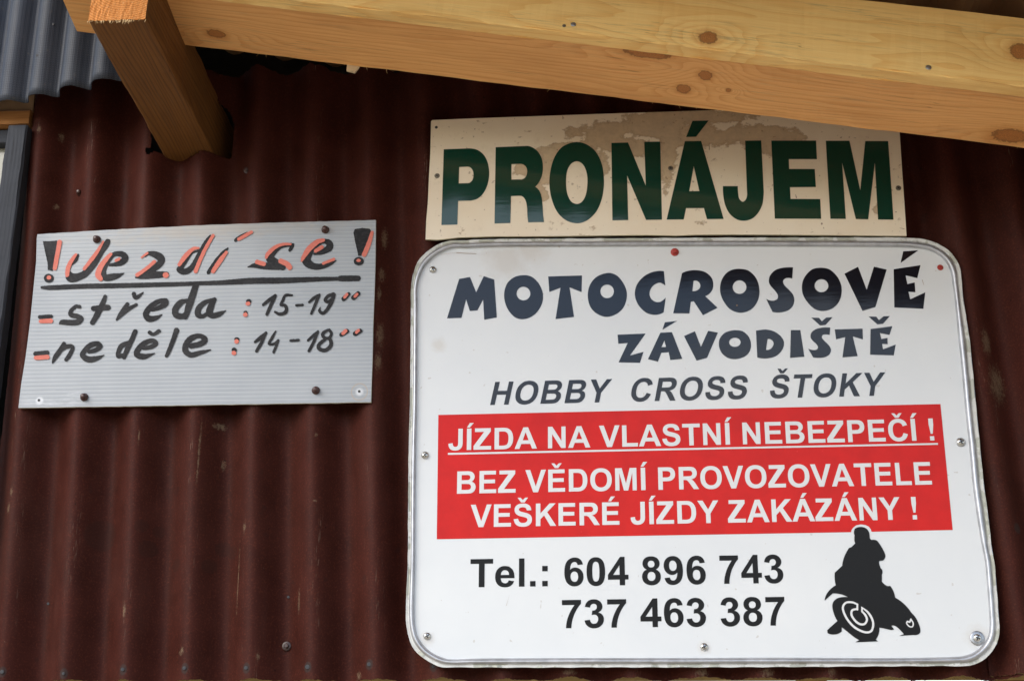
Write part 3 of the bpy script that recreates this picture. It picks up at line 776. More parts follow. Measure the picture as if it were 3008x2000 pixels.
# sloping beam and the fascia board nailed to its front
SL = -.171
bd = Vector((1, 0, SL)).normalized()
xl = -.862
zl = 2.883+SL*(xl+.4)
dep = Vector((0, 1, -.165)).normalized()
mf = frame((xl+.012, -.342, zl), bd, dep)
fascia = timber('fascia_board', mf, 2.3, .026, .128, M_fascia, bev=.0025, jit=.0010, seed=21)
tag(fascia, 'bright yellow rough sawn board sloping down to the right along the eaves', 'board')
fascia['_org'] = (0, 0, 0)
mb = frame((xl, -.3145, zl+.0025), bd, dep)
beam = timber('roof_beam', mb, 2.3, .124, .12, M_beam, bev=.0035, jit=.0009, seed=31)
tag(beam, 'orange planed roof beam lying on the joist behind the yellow board', 'beam')
beam['_org'] = (0, 0, 0)
def local_on(o, me, name, loc, scale=1, rot=(0, 0, 0), label=None):
    c = bpy.data.objects.new(name, me); COL.objects.link(c); c.parent = o; c.location = loc; c.scale = (scale,)*3; c.rotation_euler = rot
    if label: c['label'] = label
    return c
def onface(px, py, mw, yy=-.342):
    q = P(px, py, yy); return mw.inverted() @ q
for (px, py, s, lb) in ((1657, 75, .55, 'rusty nail head in the board'), (1684, 70, .8, 'nail head beside the rusty one'), (2728, 197, .85, 'shiny nail head near the right end')):
    q = onface(px, py, mf); local_on(fascia, meshof('nail', *lathe([(.005, 0), (.005, .0006), (.0035, .0010)], 12), M_washer if s > .6 else M_rust), 'nail', (q.x, -.0004, q.z), s, label=lb)
# pale shim and loose fibres hanging below the beam
mi = mb.inverted()
V, Fc = [], []
q = mi @ P(1033, 215, -.19)
for (dx_, dz_) in ((-.011, .012), (.012, .012), (.010, -.002), (.006, -.012), (-.008, -.010)): V += [(q.x+dx_, .1225, dz_), (q.x+dx_, .1265, dz_)]
n = 5
Fc += [tuple(range(0, 10, 2))[::-1], tuple(range(1, 10, 2))]
for k in range(n): a, b = 2*k, 2*((k+1) % n); Fc.append((a, b, b+1, a+1))
me = bpy.data.meshes.new('shim'); me.from_pydata(V, [], Fc); me.materials.append(plain('pale_shim_wood', (.62, .48, .30), .8))
c = bpy.data.objects.new('shim', me); COL.objects.link(c); c.parent = beam; c['label'] = 'pale wood shim poking out under the beam'
V, Fc = [], []
for k in range(42):
    x = rg.uniform(.3, 2.1); l = rg.uniform(.002, .008); side = rg.choice((.0, .122)); b = len(V); w_ = .0003
    V += [(x-w_, side, .001), (x+w_, side, .001), (x+rg.uniform(-.004, .006), side+rg.uniform(-.002, .002), -l)]
    Fc.append((b, b+1, b+2))
me = bpy.data.meshes.new('wood_fibres'); me.from_pydata(V, [], Fc); me.materials.append(bpy.data.materials['pale_splinter'])
c = bpy.data.objects.new('wood_fibres', me); COL.objects.link(c); c.parent = beam; tag(c, kind='stuff')

# roof above: corrugated sheet on a purlin, reaching out over the signs
ROOFOUT = 1.05; ROOFLIFT = .055
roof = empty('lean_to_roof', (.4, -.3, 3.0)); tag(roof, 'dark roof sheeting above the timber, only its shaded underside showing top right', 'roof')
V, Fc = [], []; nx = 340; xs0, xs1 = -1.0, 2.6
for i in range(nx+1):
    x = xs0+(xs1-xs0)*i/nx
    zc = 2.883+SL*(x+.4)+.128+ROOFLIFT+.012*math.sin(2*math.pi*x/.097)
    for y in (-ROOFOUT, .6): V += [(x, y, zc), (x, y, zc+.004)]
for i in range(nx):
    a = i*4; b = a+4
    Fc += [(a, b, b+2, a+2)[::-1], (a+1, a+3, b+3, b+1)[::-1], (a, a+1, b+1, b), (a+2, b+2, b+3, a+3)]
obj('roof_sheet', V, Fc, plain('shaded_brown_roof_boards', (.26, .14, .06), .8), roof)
for y in ():
    mpn = frame((-.9, y, 2.883+SL*(-.5)+.128-.01), bd, (0, 1, 0)); timber('purlin', mpn, 3.4, .04, .05, M_joist, roof, seed=8)

# grey sheet at top left and things under it
gd = Vector((math.cos(math.radians(18)), -math.sin(math.radians(18)), 0))
gp = P(20, 305, -.045); GP = .0655
nrm = Vector((gd.y, -gd.x, 0))   # toward the viewer
if nrm.y > 0: nrm = -nrm
V, Fc = [], []; nx, nz_ = 150, 40; L0, L1 = -.30, .315
edge_n = 0
for j in range(nz_+1):
    for i in range(nx+1):
        s_ = L0+(L1-L0)*i/nx; u = s_/GP
        # steep on the right of each crest, shallow on the left
        ww = math.cos(2*math.pi*u-.45*math.sin(2*math.pi*u))
        q = gp+gd*s_+nrm*(.0125*ww)
        z = gp.z+.58*j/nz_+(.0012*math.sin(s_*60)+random.uniform(-.0006, .0006) if j == 0 else 0)+.02*max(0, s_-.1)
        V.append((q.x, q.y, z))
for j in range(nz_):
    for i in range(nx): a = j*(nx+1)+i; Fc.append((a, a+1, a+nx+2, a+nx+1))
b = len(V)
for i in range(nx+1): q = V[i]; V.append((q[0]-nrm.x*.002, q[1]-nrm.y*.002, q[2]+.0004))
for i in range(nx): Fc.append((i, b+i, b+i+1, i+1))
gs = obj('roofing_sheet', V, Fc, M_grey, None, origin=gp, smooth=True)
tag(gs, 'blue grey corrugated sheet hanging at the top left corner with a wavy lower edge', 'roofing sheet')
gs['_org'] = tuple(gp)
for (px, py) in ((177, 213), (155, 72), (112, 165)):
    q = P(px, py, -.075); s_ = (q-gp).dot(gd); ww = math.cos(2*math.pi*s_/GP-.45*math.sin(2*math.pi*s_/GP)); r_ = gp+gd*s_+nrm*(.0125*ww+.0003); r_.z = q.z
    put(me_hole, 'nail_hole', r_, gs, scale=1.0)
hx = P(95, 320, .0).x
head = timber('window_header', frame((-1.6, .0, P(50, 364, 0).z), (1, 0, 0), (0, 1, 0)), hx+1.6-.004, .05, P(50, 322, 0).z-P(50, 364, 0).z, M_header, seed=14)
tag(head, 'short orange timber lintel at the left edge under the grey sheet', 'lintel')
head['_org'] = (0, 0, 0)
box_ = box('upper_strip', (-1.6, .012, P(50, 321, 0).z), (hx-.004, .05, P(50, 260, 0).z), plain('pale_lintel_top', (.45, .28, .16), .7), None)
box_.parent = head; box_.matrix_parent_inverse = head.matrix_world.inverted()

win = empty('window', (P(0, 600, .02).x-.1, .03, 2.0)); tag(win, 'weathered blue grey window frame at the left edge beside the brown wall', 'window')
ztop = P(60, 372, .01).z; xr = P(13, 1065).x-.004
xin = xr-.030
timber('frame_stile', frame((xr, .012, 1.0), (0, 0, 1), (-1, 0, 0)), ztop-1.0-.012, .036, .03, M_ptimber, win, seed=4)
timber('frame_rail', frame((xr-.5, .014, ztop-.030), (1, 0, 0), (0, 1, 0)), .5, .03, .028, M_ptimber, win, seed=6)
box('pane', (xr-.5, .034, 1.0), (xr-.03, .038, ztop-.02), M_pane, win)

# ------------------------------------------------------------------ main sign
YB = -.012
sign = empty('sign_board', tuple(P(2100, 1958, YB))); tag(sign, 'large white sign with rounded corners, MOTOCROSOVÉ lettering and a red warning panel', 'sign')
outer = [(1207, 890), (1207.6, 842.6), (1212, 810), (1228, 768), (1247, 745), (1276, 724), (1305, 711.6), (1333.5, 705), (1362, 707), (1400, 704), (1490, 702), (1700, 701), (2000, 699), (2300, 698), (2640, 698), (2675, 699), (2710, 702.6), (2745, 711), (2780, 730.7), (2801, 751.7), (2819, 779.8), (2824, 818), (2831, 888.5), (2847, 986.7), (2857.5, 1088), (2868, 1200), (2880, 1320), (2890, 1420), (2905, 1530), (2912, 1600), (2921, 1650), (2927, 1717), (2932.6, 1795), (2936, 1839.7), (2932.6, 1877.7), (2921, 1904), (2901, 1926.8), (2877, 1944.6), (2850, 1954.7), (2778, 1955), (2600, 1956), (2300, 1958), (2000, 1959), (1750, 1959), (1550, 1959.8), (1373, 1959), (1299.6, 1958.5), (1275, 1951), (1239, 1929), (1208, 1893), (1194.6, 1842), (1192.4, 1775), (1198, 1650), (1199, 1500), (1201, 1300), (1204, 1200), (1206, 1050)]
inner = [(1226, 890), (1225.4, 848), (1231, 818), (1243.6, 787), (1266.5, 760), (1289.5, 743), (1308.6, 733.6), (1331.6, 726.5), (1362, 727), (1400, 725), (1490, 722.5), (1700, 722), (2000, 721), (2300, 722), (2640, 724), (2658, 725), (2685.6, 727), (2727.7, 734), (2759, 750), (2780, 771), (2794, 801), (2799, 835), (2805, 878), (2815, 983), (2826, 1088), (2836, 1200), (2849, 1320), (2858, 1420), (2873, 1530), (2885, 1600), (2894.6, 1650), (2901, 1723.7), (2905.8, 1784), (2908, 1835), (2904.7, 1862), (2894.6, 1884), (2879, 1902), (2856.7, 1917.9), (2827.7, 1926.8), (2778.6, 1929.7), (2600, 1932.4), (2300, 1931), (2000, 1932), (1750, 1932), (1550, 1932.8), (1395.5, 1934), (1328.6, 1936.4), (1306, 1933), (1275, 1920), (1248, 1900), (1228, 1871), (1218, 1835), (1216, 1775), (1218, 1650), (1219, 1500), (1221.5, 1300), (1224, 1200), (1225, 1050)]
def dense(lp, k=4): return smooth_path([(a, b, 1) for a, b in lp], k)
def resample(lp, n):
    q = np.array(lp+[lp[0]]); d = np.r_[0, np.cumsum(np.linalg.norm(np.diff(q, axis=0), axis=1))]; t_ = np.linspace(0, d[-1], n, endpoint=False)
    return np.c_[np.interp(t_, d, q[:, 0]), np.interp(t_, d, q[:, 1])]
oD = resample(dense(outer), 420); iF = resample(dense(inner), 3000)
iD = np.array([iF[np.argmin(np.linalg.norm(iF-p, axis=1))] for p in oD])
V, Fc = tess([[[(a, b) for a, b in iF[::10]]]])
# the plate is very slightly dished so its gloss is not mirror flat
def ymain(a, b): return YB+.0006*math.sin(a/260.0)*math.sin(b/310.0)
Wv = [P(a, b, YB) for a, b in V]
F2 = []
for f in Fc:
    nrm_ = (Wv[f[1]]-Wv[f[0]]).cross(Wv[f[2]]-Wv[f[0]]); F2.append(f if nrm_.y < 0 else f[::-1])
obj('sign_face', Wv, F2, M_white, sign)
# rolled rim + flattened flange
prof = [(-.04, 0), (.0, .0022), (.10, .0055), (.25, .0075), (.42, .0072), (.55, .0050), (.62, .0022), (.70, .0018), (.98, .0026), (1.0, .0018), (1.0, -.006)]
V, Fa, Fb = [], [], []; N = len(oD); rg = random.Random(9)
wob = [rg.uniform(-.0007, .0007) for _ in range(N)]
for i in range(N):
    a, b = np.array(iD[i]), np.array(oD[i])
    for k, (t_, h) in enumerate(prof):
        q = a+(b-a)*t_
        if k >= 8: q = q+(b-a)/np.linalg.norm(b-a)*math.sin(i*.9)*.8
        V.append(P(q[0], q[1], YB-h-(wob[i] if k > 5 else 0)))
K = len(prof)
for i in range(N):
    j = (i+1) % N
    for k in range(K-1):
        (Fa if k < 6 else Fb).append((i*K+k, j*K+k, j*K+k+1, i*K+k+1))
obj('rim', V, Fa, M_zinc, sign, smooth=True); obj('flange', V, Fb, M_flange, sign)
obj('back_plate', [P(a, b, YB+.0065) for a, b in [oD[i] for i in range(0, N, 2)]], [tuple(range(len(oD[::2])))], M_zinc, sign)
Z1, Z2, Z3 = YB-.0004, YB-.0008, YB-.0012
m1 = ((1300, 730), 4.718); m2 = ((1780, 730), 4.718); m3 = ((2250, 730), 4.718); z1 = ((1800, 920), 4.718); z2 = ((2240, 900), 4.718)
def sm(pts): return [(a, b, 1) for a, b in pts]
def loop(reg, pts, n=6): return smooth_path(T(reg, pts), n)
S = []
S.append([loop(m1, [(62, 967), (230, 422), (380, 395), (466, 606), (570, 383), (716, 430), (752, 955), (578, 987), (562, 705), (484, 856), (378, 866), (326, 705), (263, 961)])])
S.append([loop(m1, sm([(1145, 370), (1240, 395), (1330, 480), (1385, 600), (1388, 720), (1340, 840), (1240, 940), (1110, 980), (1000, 950), (910, 850), (860, 720), (858, 590), (905, 470), (1010, 390)])), ell(1121/4.718+1300, 624/4.718+730, 95/4.718, 94/4.718)])
S.append([loop(m1, [(1464, 388), (1932, 374), (1926, 604), (1760, 538), (1822, 948), (1566, 977), (1634, 544), (1480, 602)])])
S.append([loop(m2, sm([(35, 338), (150, 375), (240, 480), (285, 590), (285, 700), (240, 820), (140, 910), (0, 947), (-140, 893), (-225, 790), (-252, 640), (-220, 500), (-125, 390)])), ell(16/4.718+1780, 594/4.718+730, 94/4.718, 94/4.718)])
S.append([loop(m2, [(803, 316), (822, 515)]+sm([(775, 483), (730, 475), (660, 510), (615, 570), (605, 640), (630, 700), (690, 740), (750, 740), (795, 712)])+[(829, 680), (799, 884)]+sm([(740, 910), (660, 918), (560, 890), (470, 810), (415, 710), (400, 610), (430, 500), (510, 400), (620, 335), (730, 311)]))])
S.append([loop(m2, [(1054, 342)]+sm([(1140, 310), (1250, 300), (1370, 325), (1460, 400), (1487, 490), (1465, 590)])+[(1376, 661), (1546, 821), (1345, 924), (1217, 731), (1175, 738), (1157, 900), (932, 897)]),
          loop(m2, [(1213, 450)]+sm([(1250, 445), (1290, 470), (1308, 510), (1295, 555), (1250, 585)])+[(1197, 590)])])
S.append([loop(m2, sm([(1860, 282), (1980, 310), (2080, 410), (2125, 550), (2115, 690), (2050, 810), (1950, 875), (1840, 888), (1720, 840), (1630, 730), (1583, 600), (1595, 460), (1660, 350), (1750, 295)])), ell(1851/4.718+1780, 535/4.718+730, 95/4.718, 94/4.718)])
S.append([loop(m3, [(375, 262), (364, 418)]+sm([(320, 408), (270, 415), (237, 450), (250, 500), (320, 575), (375, 640), (393, 720), (370, 800), (300, 860), (190, 886)])+[(90, 878), (2, 695)]+sm([(50, 718), (110, 722), (160, 695), (162, 640), (120, 580), (60, 510), (40, 450), (60, 370), (130, 300), (220, 270), (300, 262)]))])
S.append([loop(m3, sm([(765, 267), (880, 290), (980, 380), (1040, 500), (1048, 620), (1010, 740), (920, 830), (790, 866), (680, 840), (580, 750), (510, 630), (500, 500), (540, 390), (640, 290)])), ell(769/4.718+2250, 516/4.718+730, 95/4.718, 90/4.718)])
S.append([loop(m3, [(1088, 349), (1276, 254), (1396, 572), (1497, 252), (1673, 292), (1517, 811), (1338, 864)])])
S.append([loop(m3, [(1770, 287), (2142, 231), (2098, 411), (1936, 373), (1960, 493), (2062, 470), (2070, 606), (1976, 599), (1999, 704), (2208, 607), (2181, 835), (1779, 816)])])
S.append([loop(m3, [(1902, 41), (2112, 25), (1866, 200)])])
letters(grp(S, (11,)), Z1, M_ink, sign)
S = []
S.append([loop(z1, [(66, 297), (455, 281), (238, 585), (425, 534), (377, 686), (80, 680), (206, 413), (77, 422)])])
S.append([loop(z1, [(660, 269), (820, 262), (964, 631), (797, 648), (775, 539), (673, 547), (625, 671), (488, 635)]), loop(z1, [(715, 378), (738, 467), (674, 469)])])
S.append([loop(z1, [(723, 125), (888, 108), (688, 228)])])
S.append([loop(z1, [(988, 316), (1138, 249), (1222, 464), (1322, 243), (1456, 268), (1307, 617), (1162, 657)])])
S.append([loop(z1, sm([(1700, 235), (1800, 250), (1880, 320), (1914, 410), (1905, 510), (1850, 585), (1765, 625), (1680, 636), (1590, 615), (1510, 550), (1473, 455), (1480, 360), (1540, 280), (1620, 245)])), ell(1692/4.718+1800, 402/4.718+920, 80/4.718, 63/4.718)])
S.append([loop(z2, [(-91, 336)]+sm([(-16, 324), (54, 320), (150, 342), (240, 400), (290, 470), (295, 540), (260, 620), (180, 690), (80, 717), (0, 720)])+[(-73, 706)]), loop(z2, [(70, 452)]+sm([(110, 455), (145, 485), (152, 525), (130, 570), (90, 598)])+[(47, 600)])])
S.append([loop(z2, [(392, 327), (523, 327), (580, 697), (382, 712)])])
S.append([loop(z2, [(938, 293), (930, 395)]+sm([(880, 388), (835, 395), (822, 430), (860, 480), (920, 540), (948, 600), (930, 660), (870, 700), (780, 712)])+[(702, 706), (632, 585)]+sm([(690, 602), (745, 600), (768, 570), (750, 525), (690, 470), (665, 420), (680, 360), (740, 315), (830, 293)]))])
S.append([loop(z2, [(675, 155), (783, 158), (822, 206), (884, 153), (970, 150), (873, 256), (797, 264)])])
S.append([loop(z2, [(1000, 318), (1386, 308), (1390, 457), (1250, 415), (1317, 688), (1107, 706), (1146, 424), (1020, 456)])])
S.append([loop(z2, [(1497, 313), (1798, 274), (1760, 394), (1627, 369), (1646, 451), (1731, 436), (1733, 523), (1656, 518), (1670, 594), (1845, 528), (1818, 678), (1491, 668)])])
S.append([loop(z2, [(1468, 140), (1577, 143), (1613, 190), (1677, 138), (1763, 134), (1668, 242), (1592, 248)])])
letters(grp(S, (2, 8, 11)), Z1, M_ink, sign)
hb = line(1440, 1189.1, 2570, 1162.2); hc = line(1453, 1121.5, 2606, 1093.3)
S = text_shapes('HOBBY', 1439.6, 1799.5, hb, hc, 60, .215)+text_shapes('CROSS', 1854.7, 2199.1, hb, hc, 60, .215)+text_shapes('ŠTOKY', 2262.9, 2606.7, hb, hc, 60, .215)
letters(S, Z1, M_ink, sign)
# red panel with the notch round the rider's helmet
redp = [(1287.6, 1218.3), (2762.6, 1186.4), (2798.6, 1555.7)]
arc = [(2560, 1561), (2558, 1554), (2552, 1546), (2542, 1541), (2528, 1539.2), (2515, 1542), (2506, 1549), (2501, 1556), (2500, 1562.2)]
redp = redp+arc+[(1282.9, 1582.9)]
surf_name('warning_panel', [[redp]], Z1, M_red, sign)
S = text_shapes('JÍZDA NA VLASTNÍ NEBEZPEČÍ !', 1316.8, 2745.5, line(1330, 1322, 2745, 1293), line(1380, 1258.2, 2738, 1228.8))
letters(S, Z2, M_wtext, sign)
surf_name('underline', [[[(1315.8, 1329.9), (2755.2, 1300.7), (2755.4, 1305.9), (1315.6, 1335.4)]]], Z2, M_wtext, sign)
S = text_shapes('BEZ VĚDOMÍ PROVOZOVATELE', 1342.2, 2738.2, line(1342, 1449.6, 2738, 1422.5), line(1342, 1384.1, 2732, 1356.3))
letters(S, Z2, M_wtext, sign)
S = text_shapes('VEŠKERÉ JÍZDY ZAKÁZÁNY !', 1381.9, 2694.8, line(1400, 1547.6, 2690, 1524.9), line(1385, 1481.8, 2688, 1458.7))
letters(S, Z2, M_wtext, sign)
S = text_shapes('Tel.: 604 896 743', 1381, 2302.4, line(1390, 1723.9, 2300, 1711.3), line(1385, 1641.4, 2290, 1627.8))
letters(S, Z1, M_ink2, sign)
S = text_shapes('737 463 387', 1651.1, 2308.1, line(1660, 1844.0, 2300, 1835.9), line(1660, 1760.6, 2300, 1751.3))
letters(S, Z1, M_ink2, sign, name='digit')
rr = ((2380, 1520), 4.1275)
rid = []
for tkn in "615,110s 680,130s 715,180s 725,250s 745,267 800,272s 830,300s 880,380s 910,450s 905,490s 880,518 840,522 835,545s 855,610 876,645s 868,690 870,740 868,770 900,805s 935,826s 968,823 1005,880s 1030,965 1130,1035s 1200,1110s 1220,1140s 1280,1210s 1325,1310s 1335,1380s 1310,1412s 1250,1418 1080,1430 1135,1410 1115,1385s 1060,1330s 1010,1302s 985,1310 1016,1350 980,1358s 900,1340s 838,1330 832,1400s 795,1475 822,1495 545,1507 595,1482 520,1435s 440,1370s 382,1325 382,1375 330,1405s 260,1412s 210,1395 207,1360 250,1320s 330,1250 290,1170s 268,1070s 285,1010s 340,970s 455,960 370,925s 272,915 175,1003 195,930s 250,860s 310,818 297,740s 297,665 388,580 410,480s 470,365 500,355 545,310 535,270s 538,210 530,180s 545,130s".split():
    s_ = tkn.endswith('s'); a, b = tkn.rstrip('s').split(','); rid.append((float(a), float(b), 1) if s_ else (float(a), float(b)))
surf_name('rider_emblem', [[loop(rr, rid, 5)]], Z2, M_ink2, sign)['label'] = 'black silhouette of a motorcycle rider'

# ------------------------------------------------------------------ brush strokes by distance field
def field_mesh(name, prims, bbox, step, mat, parent, yfun, rough=.0, seed=0):
    """union of capsules/polygons (pixels) meshed by marching squares"""
    x0, y0, x1, y1 = bbox; nx = int((x1-x0)/step)+1; ny = int((y1-y0)/step)+1
    X, Y = np.meshgrid(x0+np.arange(nx)*step, y0+np.arange(ny)*step)
    D = np.full(X.shape, 1e3)
    for pr in prims:
        if pr[0] == 's':
            pts = pr[1]
            for (ax, ay, aw), (bx, by, bw) in zip(pts[:-1], pts[1:]):
                dx, dy = bx-ax, by-ay; L2 = dx*dx+dy*dy+1e-9
                t_ = np.clip(((X-ax)*dx+(Y-ay)*dy)/L2, 0, 1)
                d = np.hypot(X-ax-t_*dx, Y-ay-t_*dy)-(aw+(bw-aw)*t_)/2; D = np.minimum(D, d)
        elif pr[0] == 'e':
            _, cx, cy, rx, ry = pr; D = np.minimum(D, (np.hypot((X-cx)/rx, (Y-cy)/ry)-1)*min(rx, ry))
        else:
            pts = pr[1]; d = np.full(X.shape, 1e3); ins = np.zeros(X.shape, bool)
            for (ax, ay), (bx, by) in zip(pts, pts[1:]+pts[:1]):
                dx, dy = bx-ax, by-ay; t_ = np.clip(((X-ax)*dx+(Y-ay)*dy)/(dx*dx+dy*dy+1e-9), 0, 1)
                d = np.minimum(d, np.hypot(X-ax-t_*dx, Y-ay-t_*dy))
                c_ = ((ay > Y) != (by > Y)) & (X < (bx-ax)*(Y-ay)/((by-ay) if by != ay else 1e-9)+ax); ins ^= c_
            D = np.minimum(D, np.where(ins, -d, d))
    if rough:
        rgn = np.random.default_rng(seed); nzv = rgn.normal(size=X.shape)
        k = np.ones(3)/3
        for _ in range(2): nzv = np.apply_along_axis(lambda m_: np.convolve(m_, k, 'same'), 0, nzv); nzv = np.apply_along_axis(lambda m_: np.convolve(m_, k, 'same'), 1, nzv)
        D = D+nzv*rough*3
    V, Fc, vid, eid = [], [], {}, {}
    def vert(i, j):
        if (i, j) not in vid: vid[(i, j)] = len(V); V.append((X[j, i], Y[j, i]))
        return vid[(i, j)]
    def edge(a, b):
        key = (a, b) if a < b else (b, a)
        if key not in eid:
            da, db = D[a[1], a[0]], D[b[1], b[0]]; t_ = da/(da-db)
            eid[key] = len(V); V.append((X[a[1], a[0]]+(X[b[1], b[0]]-X[a[1], a[0]])*t_, Y[a[1], a[0]]+(Y[b[1], b[0]]-Y[a[1], a[0]])*t_))
        return eid[key]
    ii = D < 0
    act = ii[:-1, :-1] | ii[1:, :-1] | ii[:-1, 1:] | ii[1:, 1:]
    for j, i in zip(*np.nonzero(act)):
        c = [(i, j), (i+1, j), (i+1, j+1), (i, j+1)]; poly = []
        for k in range(4):
            a, b = c[k], c[(k+1) % 4]; A, B = ii[a[1], a[0]], ii[b[1], b[0]]
            if A: poly.append(vert(*a))
            if A != B: poly.append(edge(a, b))
        if len(poly) > 2: Fc.append(tuple(poly))
    Wv = [P(a, b, yfun(a, b)) for a, b in V]
    return obj(name, Wv, Fc, mat, parent)

def smooth_stroke(pts, n=5):
    if len(pts) < 3: return pts
    q = np.array(pts, float); q = np.vstack([2*q[0]-q[1], q, 2*q[-1]-q[-2]]); o = []
    for i in range(1, len(q)-2):
        for k in range(n):
            u = k/n; p0, p1, p2, p3 = q[i-1:i+3]
            o.append(tuple(.5*((2*p1)+(-p0+p2)*u+(2*p0-5*p1+4*p2-p3)*u*u+(-p0+3*p1-3*p2+p3)*u**3)))
    o.append(tuple(q[-2])); return o
def ST(reg, *pts):
    (ox, oy), s = reg
    return ('s', smooth_stroke([(p[0]/s+ox, p[1]/s+oy, max(.6, p[2]/s)) for p in pts]))
def PO(reg, *pts): return ('p', [tuple(v) for v in smooth_path([tuple(t_)+(1,) if 0 else tuple(t_) for t_ in T(reg, pts)])])
def PS(reg, *pts): return ('p', [tuple(v) for v in smooth_path([t_[:2]+(1,) for t_ in T(reg, pts)], 4)])
def EL(reg, cx, cy, rx, ry=None):
    (ox, oy), s = reg; ry = ry or rx; return ('e', cx/s+ox, cy/s+oy, rx/s, ry/s)
# white line work on the emblem
wl = [ST(rr, (572, 1112, 22), (571, 1080, 22), (572, 1048, 22)), ST(rr, (572, 1048, 20), (510, 1024, 24), (440, 1026, 24), (400, 1068, 26), (402, 1130, 26), (450, 1230, 26), (530, 1320, 26), (620, 1372, 26), (690, 1388, 26), (742, 1368, 26), (763, 1305, 26), (752, 1230, 26), (700, 1145, 24), (622, 1082, 12)),
      ST(rr, (628, 1085, 14), (628, 1110, 20), (628, 1135, 22)), ST(rr, (628, 1132, 22), (668, 1178, 26), (688, 1235, 26), (660, 1285, 26), (605, 1288, 26), (548, 1250, 26), (502, 1180, 26), (508, 1122, 26), (560, 1104, 24)),
      ST(rr, (1220, 1225, 14), (1248, 1275, 16), (1240, 1318, 16), (1202, 1316, 16), (1170, 1280, 16), (1180, 1255, 18), (1205, 1262, 20), (1220, 1228, 18))]
for part_ in (wl[:4], wl[4:]): field_mesh('emblem_line', part_, (2470, 1760, 2720, 1870), 1.0, M_wtext, sign, lambda a, b: Z3)
for (px, py, me_, s, sub, lb) in ((1271.9, 792.5, me_pan, .98, me_slot, None), (1982, 741, me_redhex, 1.0, None, 'red painted hex screw at the top middle'), (2762, 786, me_redhex, .72, None, 'small red screw at the top right corner'),
        (2822, 1298.6, me_pan, 1.12, me_slot, None), (1248.8, 1337, me_pan, 1.0, me_slot, None), (1255, 1867.5, me_pan, .95, me_slot, None), (2068, 1899, me_pan, .98, me_slot, None)):
    put(me_, 'screw', P(px, py, YB-.0002), sign, scale=s, sub=sub, label=lb)
put(me_wash, 'washer', P(2870.5, 1873.5, YB-.0002), sign); put(me_pan, 'screw', P(2870.5, 1873, YB-.0016), sign, scale=1.0, sub=me_slot, label='screw on a wide washer in the bottom right corner')
put(me_wash, 'washer', P(2822, 1298.6, YB-.0001), sign, scale=.68)
# scratch marks
M_scr = plain('brown_scratch', (.30, .20, .14), .8)
SCR1 = [('s', [(1341, 742.6, 1.8), (1358, 743.5, 1.2), (1399, 745.4, 1.2)]), ('s', [(1295, 748, .8), (1338, 742, .8)]), ('s', [(1487, 1778, .9), (1497, 1746, .5)]), ('s', [(2709, 822, 1.4), (2714, 838, .8)]),
           ('s', [(1890, 1153, .8), (1892, 1163, .8)]), ('e', 2164.6, 897, 2.2, 2.2)]

# ------------------------------------------------------------------ PRONÁJEM sign
ps = empty('rental_sign', tuple(P(1957, 697, -.010))); tag(ps, 'stained cream sign with big green letters reading PRONÁJEM under the beam', 'sign')
def yp(a, b): return -.010-(697-b)/390*.0125
def plate(corners_front, yf, th, mf_, me_, parent, name):
    Fr = [P(a, b, yf(a, b)) for a, b in corners_front]; Bk = [v+Vector((0, th, 0)) for v in Fr]; n = len(Fr)
    o = obj(name, Fr, [tuple(range(n))], mf_, parent)
    nn = o.data.polygons[0].normal
    if nn.y > 0: o.data.flip_normals()
    obj('edge', Fr+Bk, [(i, (i+1) % n, n+(i+1) % n, n+i) for i in range(n)], me_, parent)
    return o
cp = [(1266, 357), (1270, 353.5), (1400, 348), (1600, 341), (1800, 334), (2000, 327.5), (2300, 317), (2638, 306), (2643, 393), (2650, 500), (2657, 600), (2663, 693), (2500, 691.5), (2300, 690), (2150, 689), (2037, 690), (1985, 692), (1900, 690.5), (1750, 692), (1600, 694), (1450, 694.5), (1345, 698), (1330, 700), (1283, 704.5), (1250, 703), (1252, 650), (1257, 590), (1260, 520), (1264, 450)]
plate(cp, yp, .004, M_cream, M_creamedge, ps, 'sign_face')
p1 = ((1250, 370), 4.718); p2 = ((1750, 340), 4.356); p3 = ((2200, 370), 4.718)
